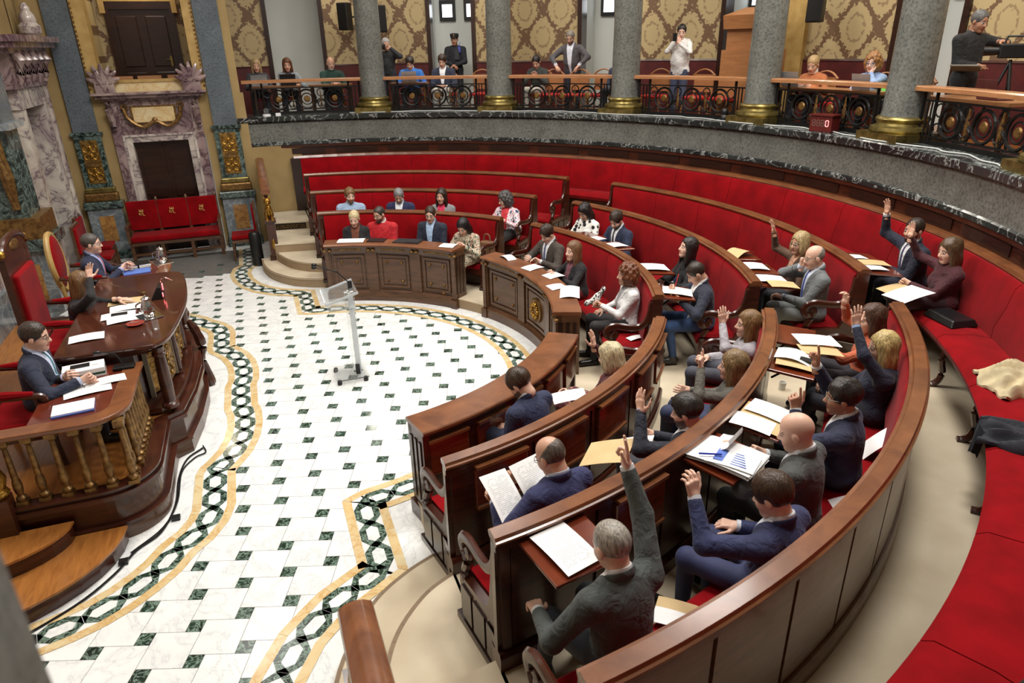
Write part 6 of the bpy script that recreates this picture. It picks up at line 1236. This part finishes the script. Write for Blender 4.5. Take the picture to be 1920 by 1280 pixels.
heap('held_scarf', 'grey and white scarf in the hands of the woman in white jacket', PT(3.48, -14.2, P[0] + .72), [(.05, .05, .0), (-.08, .02, .04), (-.15, .0, .16)], .04, patmat('scarf_print', None, None, 1))
# ---- presidency table things
zt = 1.273; zl = 1.125
def tsheet(lab, x, y, z, rot, **k): return sheet(lab, x, y, z, rot, **k)
tsheet('manila card on the presidency desk before the woman in black', -1.76, .19, zt, 4, w=.20, h=.36, m=M_MANILA, name='manila_folder', cat='folder', group='manila folders'); tsheet('far white sheet beside the manila card on the presidency desk', -1.72, -.04, zt + .004, 8, w=.2, h=.34)
tsheet('white sheet with a phone on it on the presidency desk', -1.78, -.27, zt + .002, 6, w=.2, h=.32, m=M_PAPER); tsheet('nearest white sheet on the presidency desk beside the dish', -1.70, -.42, zt + .003, 10, w=.18, h=.33, m=M_PAPER)
tag(O('phone', MB().box(-.075, .075, -.036, .036, 0, .009), M_BLACK), 'black phone on the presidency desk papers', 'phone').matrix_world = T(-1.77, -.26, zt + .012) @ Rz(.1)
def pitcher(lab, x, y, z):
    t = empty('silver_pitcher', (x, y, z), .4, lab, 'pitcher', 'silver pitchers on trays')
    bevel(O('tray', MB().box(-.11, .11, -.11, .11, 0, .012), M_SILVER, t), .005); O('jug', MB().lathe([(.001, .012), (.045, .012), (.05, .02), (.065, .06), (.068, .10), (.05, .15), (.04, .18), (.048, .20), (.042, .20), (.001, .19)], n=20), M_SILVER, t, True)
    O('handle', MB().tube(curve([(-.05, 0, .17), (-.10, 0, .15), (-.10, 0, .09), (-.06, 0, .06)], 4), .008, 6), M_SILVER, t, True); O('lid', MB().lathe([(.042, .20), (.03, .215), (.012, .22), (.012, .235), (.001, .24)], n=14), M_SILVER, t, True)
pitcher('silver pitcher on a tray on the presidency desk', -1.47, -.43, zt); pitcher('silver pitcher on a tray on the far side desk', -1.60, 2.25, zl)
tag(O('glass', MB().lathe([(.001, 0), (.026, 0), (.032, .10), (.029, .10), (.024, .008), (.001, .008)], (-1.37, -.84, zt), 16), M_ACR, None, True), 'clear drinking glass near the bowed edge of the presidency desk', 'glass')
tag(O('pen_dish', MB().lathe([(.001, 0), (.06, 0), (.085, .02), (.08, .022), (.055, .006), (.001, .006)], (-1.58, -.62, zt), 20), plain('dish_red', rgb(150, 60, 50), .2), None, True), 'small red rimmed dish on the presidency desk', 'dish')
tag(O('silver_pen', MB().tube([(-1.66, -.58, zt + .012), (-1.54, -.63, zt + .03)], .005, 6), M_SILVER), 'silver pen resting on the red rimmed dish', 'pen')
mc = empty('desk_microphone', (-1.45, .22, zt), 0, 'black desk microphone console with red light', 'microphone')
O('console', MB().add([(-.06, -.10, 0), (.06, -.10, 0), (.06, .10, 0), (-.06, .10, 0), (.02, -.10, .13), (.06, -.10, .13), (.06, .10, .13), (.02, .10, .13)], [(3, 2, 1, 0), (4, 5, 6, 7), (0, 1, 5, 4), (1, 2, 6, 5), (2, 3, 7, 6), (3, 0, 4, 7)]), M_BLACK, mc); O('red_bar', MB().box(.062, .068, .0, .05, .07, .14).box(.062, .068, -.09, -.05, .02, .06), M_LED, mc); O('stem', MB().tube(curve([(.04, .05, .13), (.08, .04, .20), (.14, .0, .20), (.18, -.02, .18)], 4), .006, 6), M_SILVER, mc, True)
mb2 = empty('long_microphone', (-1.62, .42, zt), 0, 'thin silver gooseneck microphone reaching towards the woman in black', 'microphone'); O('base', MB().lathe([(.03, 0), (.03, .015), (.01, .02)], n=14), M_OLDBR, mb2); O('stem', MB().tube([(0, 0, .02), (-.2, .02, .10), (-.42, .04, .18)], .005, 6), M_SILVER, mb2); O('mic_head', MB().ellipsoid((-.45, .043, .19), (.035, .016, .016)), M_BLACK, mb2, True)
st_ = empty('file_stack', (-1.90, 2.20, zl), .2, 'stack of spiral documents with elastic band on the far side desk', 'documents')
for i in range(6): link('document', MB().box(-.15, .15, -.11, .11, i * .008, i * .008 + .006).mesh('d'), M_PAPER if i < 5 else M_BLACK, st_, Rz(random.uniform(-.08, .08)))
O('elastic_band', MB().box(-.01, .01, -.115, .115, .0, .05), M_BLACK, st_)
tag(O('blue_folder', MB().box(-.16, .16, -.11, .11, 0, .012), plain('folder_blue', rgb(96, 128, 206), .5)), 'blue folder under the hands of the man with red tie', 'folder').matrix_world = T(-1.88, 1.92, zl) @ Rz(.15)
tsheet('white slip beside the blue folder on the far side desk', -2.10, 1.92, zl + .002, 20, w=.1, h=.16, m=M_PAPER)
# near side desk
tsheet('two white pages near the edge where the side desk meets the presidency desk', -1.98, -1.32 + .5, zt + .002, 8, w=.2, h=.30); 
fs = empty('green_file', (-1.92, -1.37, zl), .15, 'green bound file and white pages with a phone on the near side desk', 'documents')
for i, m in enumerate((M_PAPER, plain('file_green', rgb(30, 84, 66), .5), M_PAPER, M_PAPER)): link('layer', MB().box(-.15 - .01 * i, .15, -.10, .10, i * .02, i * .02 + .019).mesh('l'), m, fs)
tag(O('phone', MB().box(-.075, .075, -.036, .036, 0, .009), M_BLACK), 'black phone on the green file of the near side desk', 'phone').matrix_world = T(-1.96, -1.36, zl + .081) @ Rz(.15)
tsheet('long white page under the pen of the man in glasses', -1.86, -1.72, zl + .002, 12, w=.24, h=.36); tsheet('white page beside the writing hand on the near side desk', -1.72, -1.60, zl + .004, 14, w=.16, h=.28)
nb = empty('notebook', (-1.90, -2.08, zl), .12, 'white notebook with blue edge on the near side desk', 'notebook'); O('blue_cover', MB().box(-.15, .15, -.105, .105, 0, .012), M_BLUE, nb); O('white_cover', MB().box(-.15, .15, -.095, .105, .012, .022), M_PAPER, nb)
tag(O('black_pen', MB().tube([(-1.88, -1.70, zl + .02), (-1.98, -1.62, zl + .10)], .005, 6), M_BLACK), 'black pen in the hand of the man in glasses', 'pen')
mcc = empty('gooseneck_microphone', (-1.62, -1.36, zl), 0, 'black gooseneck microphone on the near side desk', 'microphone'); bevel(O('base', MB().box(-.09, .09, -.05, .05, 0, .03), M_IRON, mcc), .01); O('stem', MB().tube(curve([(0, 0, .03), (-.05, .02, .14), (-.16, .02, .18)], 4), .006, 6), M_BLACK, mcc, True); O('mic_head', MB().ellipsoid((-.19, .02, .18), (.035, .018, .018)), M_BLACK, mcc, True)
cable('floor_cable', [(-1.17, -1.1, .012), (-1.31, -1.27, .012), (-1.365, -1.6, .012), (-1.365, -2.05, .012), (-1.45, -2.42, .012), (-1.62, -2.6, .012), (-1.75, -2.85, .012), (-1.98, -3.12, .012), (-2.4, -3.4, .012)], .009, M_BLACK, 'black cable on the marble around the podium')
cable('floor_cable', [(-1.17, -1.05, .012), (-1.14, -1.2, .012), (-1.24, -1.27, .012), (-1.345, -1.5, .012), (-1.35, -2.0, .012), (-1.44, -2.36, .012), (-1.66, -2.62, .012)], .007, M_BLACK, 'thinner black cable looping beside the podium corner')
for i, (x, y) in enumerate(((-1.345, -2.26), (-1.70, -2.72))): tag(O('cable_clip', MB().box(x - .035, x + .035, y - .03, y + .03, .003, .03), M_BLACK), ['black cable clip at the podium corner', 'black cable clip beside the parquet step'][i], 'cable clip')
# ---- gallery things
def laptop(lab, r, th, m=M_SILVER, z=3.17, extra=0):
    t = empty('laptop', label=lab, cat='laptop', group='laptops in the gallery'); t.matrix_world = PT(r, th, z, extra)
    bevel(O('base', MB().box(-.12, .10, -.16, .16, 0, .015), m, t), .004); lid = O('lid', MB().box(-.004, .004, -.16, .16, 0, .22), m, t); lid.matrix_local = T(.10, 0, .01) @ Matrix.Rotation(rad(12), 4, 'Y')
    O('badge', MB().ellipsoid((.005, 0, .11), (.002, .018, .02), 10, 6), M_GLOW if m is M_SILVER else M_OLDBR, lid, True); return t
LAPG = plain('laptop_grey', rgb(168, 168, 170), .35, .6)
def gdesk(lab, r, th, w=.9):
    t = empty('writing_desk', label=lab, cat='table', group='small writing desks in the gallery'); t.matrix_world = PT(r, th, GF)
    O('top', MB().box(-.22, .22, -w / 2, w / 2, .70, .74), M_LIGHTW, t)
    for x in (-.18, .18):
        for y in (-w / 2 + .05, w / 2 - .05): O('leg', MB().box(x - .02, x + .02, y - .02, y + .02, 0, .70), M_WAL, t)
gdesk('small wooden writing desk before the auburn haired woman', 8.32, 86.6, 1.0); gdesk('small wooden writing desk before the white bearded man', 8.32, 78.9); gdesk('writing desk before the young man in bright blue', 8.18, 67.2, .8); gdesk('long writing desk behind the railing near the red counter', 8.20, 4.8, 1.9); gdesk('writing desk behind the railing at the right edge', 8.25, -12.0, 1.4)
laptop('silver laptop at the far left of the gallery', 8.30, 88.9, LAPG, GF + .742); laptop('black laptop before the auburn haired woman', 8.30, 84.9, M_BLACK, GF + .742); laptop('silver laptop before the young man in bright blue', 8.18, 67.0, LAPG, GF + .742)
laptop('silver laptop before the blond woman with ponytail', 8.15, 9.9, LAPG, GF + .742); laptop('silver laptop before the boy in green', 8.16, .6, LAPG, GF + .742); laptop('dark red laptop at the right edge of the gallery', 8.25, -13.6, plain('laptop_red', rgb(82, 40, 40), .4), GF + .742)
def gchair(lab, r, th, extra=0):
    t = empty('gallery_chair', label=lab, cat='chair', group='wooden gallery chairs with red seats'); t.matrix_world = PT(r, th, GF, extra)
    bevel(O('seat', MB().box(-.2, .2, -.21, .21, .43, .49), plain('chair_seat_red', rgb(196, 40, 34), .6), t), .02)
    for x in (-.19, .19):
        for y in (-.19, .19): O('leg', MB().tube([(x, y, .44), (x * 1.1, y * 1.05, 0)], [.022, .016], 6), M_PLY, t)
    O('backrest', MB().box(-.24, -.205, -.19, .19, .55, .86), M_PLY, t); O('top_rail', MB().tube(curve([(-.22, -.23, .84), (-.23, -.12, .92), (-.235, 0, .95), (-.23, .12, .92), (-.22, .23, .84)], 4), .022, 6, .7), M_PLY, t, True)
    for y in (-.19, .19): O('back_post', MB().tube([(-.2, y, .44), (-.23, y, .88)], .018, 6), M_PLY, t)
gchair('empty wooden chair left of the second column', 8.75, 57.4); gchair('wooden chair under the left hand of the man in grey jacket', 8.45, 46.2); gchair('wooden chair under the right hand of the man in grey jacket', 8.45, 42.4); gchair('empty wooden chair right of the man in grey jacket', 8.55, 39.2); gchair('wooden chair behind the railing left of the white hoodie', 8.6, 31.2); gchair('wooden chair behind the railing right of the white hoodie', 8.6, 25.2); gchair('wooden chair behind the railing left of the plywood stand', 8.6, 21.4)
for i, (th, dth) in enumerate(((-4, 0), (2.6, 0), (9.6, 0), (48.6, 0), (62.5, 0), (67.2, 0), (78.8, 0), (84.8, 0), (89, 0))):
    gchair('wooden chair under the ' + ['boy in green', 'woman with ginger curls', 'blond woman with ponytail', 'young woman with the phone', 'young man in dark blazer', 'young man in bright blue', 'white bearded man', 'auburn haired woman', 'blond woman at far left'][i], 8.72 if th > 40 else 8.62, th + (2.4 if i == 0 else 0))
def speaker(lab, r, th, z, tilt=0): 
    t = empty('wall_loudspeaker', label=lab, cat='loudspeaker', group='black loudspeakers on the gallery wall'); t.matrix_world = PT(r, th, z, tilt)
    bevel(O('cabinet', MB().box(-.11, .11, -.13, .13, -.28, .28), M_BLACK, t), .02); O('grille', MB().box(.11, .118, -.11, .11, -.25, .25), M_IRON, t); O('bracket', MB().tube([(-.1, 0, 0), (-.4, 0, .0)], .02, 6), M_IRON, t)
speaker('black loudspeaker left of the first column', 9.5, 76.6, 4.42, -.5); speaker('black loudspeaker right of the first column', 9.5, 72.0, 4.36, .4); speaker('black loudspeaker right of the gilt strip', 9.5, 14.8, 4.3, .3)
ps = empty('plywood_stand', label='pale plywood media stand behind the fourth column', cat='stand'); ps.matrix_world = PT(8.95, 19.3, GF)
O('lower_box', MB().box(-.3, .3, -.5, .42, 0, 1.28), M_PLY, ps); O('upper_box', MB().box(-.3, .2, -.48, .12, 1.28, 1.62), M_PLY, ps); O('reading_top', MB().add([(-.35, -.5, 1.62), (.3, -.5, 1.62), (.3, .26, 1.62), (-.35, .26, 1.62), (-.35, -.5, 1.98), (.34, -.5, 1.84), (.34, .34, 1.84), (-.35, .34, 1.98)], [(3, 2, 1, 0), (4, 5, 6, 7), (0, 1, 5, 4), (1, 2, 6, 5), (2, 3, 7, 6), (3, 0, 4, 7)]), M_PLY, ps)
# red counter box
cb = empty('counter_box', label='red digital counter box showing zero on the gallery rim', cat='counter'); cb.matrix_world = PT(7.62, 1.6, 2.53, .25)
bevel(O('case', MB().box(-.12, .10, -.17, .17, 0, .22), plain('case_red', rgb(96, 26, 22), .4), cb), .008); O('lid', MB().box(-.14, .12, -.19, .19, .22, .235), plain('case_red', rgb(96, 26, 22), .4), cb)
SEG = {'a': (0, .04, 'h'), 'b': (1, .02, 'v'), 'c': (1, -.02, 'v'), 'd': (0, -.04, 'h'), 'e': (-1, -.02, 'v'), 'f': (-1, .02, 'v'), 'g': (0, 0, 'h')}
for i in range(4):
    y = -.105 + i * .068; lit = 'abcdef' if i == 3 else ''
    for k_, (sx, sz, o_) in SEG.items():
        if o_ == 'h': b = MB().box(.10, .104, y - .018, y + .018, .12 + sz - .005, .12 + sz + .005)
        else: b = MB().box(.10, .104, y + sx * .022 - .005, y + sx * .022 + .005, .12 + sz - .016, .12 + sz + .016)
        O('lit_segment' if k_ in lit else 'dark_segment', b, M_LED if k_ in lit else plain('seg_off', rgb(120, 92, 84), .4), cb)
dc = empty('dome_camera', label='small black dome camera on the rim left of the fourth column', cat='camera'); dc.matrix_world = PT(7.60, 16.2, 2.53); O('base', MB().lathe([(.07, 0), (.075, .04), (.06, .09), (.05, .10)], n=16), M_BLACK, dc, True); O('dome', MB().ellipsoid((0, 0, .14), (.06, .06, .07)), M_BLACK, dc, True)
wc = empty('white_beacon', label='small white and glass beacon on the rim at the far left', cat='beacon'); wc.matrix_world = PT(7.62, 88.6, 2.53); O('base', MB().lathe([(.08, 0), (.08, .03), (.05, .04)], n=16), M_PAPER, wc, True); O('glass_body', MB().lathe([(.05, .04), (.05, .13), (.03, .15), (.001, .152)], n=16), M_ACR, wc, True)
tag(O('white_adapter', MB().box(-.03, .03, -.05, .05, 0, .05), M_PAPER), 'small white adapter on the rim beside the glass beacon', 'adapter').matrix_world = PT(7.60, 86.9, 2.53)
# cameras
pc = empty('photo_camera', label='black photo camera at the face of the white haired photographer', cat='camera'); pc.matrix_world = PT(8.64, 71.3, GF + 1.45, rad(20)); bevel(O('body', MB().box(-.04, .04, -.07, .07, -.05, .06), M_BLACK, pc), .01); O('lens', MB().tube([(.04, 0, 0), (.16, 0, -.02)], [.035, .04], 14), M_BLACK, pc, True)
vc = empty('video_camera', label='black video camera on a tripod at the right edge of the gallery', cat='camera'); vc.matrix_world = PT(8.6, -11.6, GF, -.6); bevel(O('body', MB().box(-.18, .14, -.07, .07, 1.18, 1.34), M_BLACK, vc), .015); O('lens', MB().tube([(.14, 0, 1.26), (.30, 0, 1.26)], [.045, .055], 14), M_BLACK, vc, True); O('handle', MB().tube([(-.12, 0, 1.34), (-.1, 0, 1.42), (.08, 0, 1.42), (.1, 0, 1.34)], .014, 6), M_BLACK, vc)
for i in range(3): a = 2 * PI * i / 3; O('tripod_leg', MB().tube([(0, 0, 1.16), (.32 * cos(a), .32 * sin(a), 0)], .018, 6), M_BLACK, vc)
tag(O('clapper_board', MB().box(-.01, .01, -.16, .16, -.1, .1), plain('board_grey', rgb(120, 116, 104), .5)), 'thin flat panel held by the cameraman in black', 'panel').matrix_world = PT(8.55, -7.6, GF + 1.06, .6) @ Matrix.Rotation(rad(70), 4, 'Y')
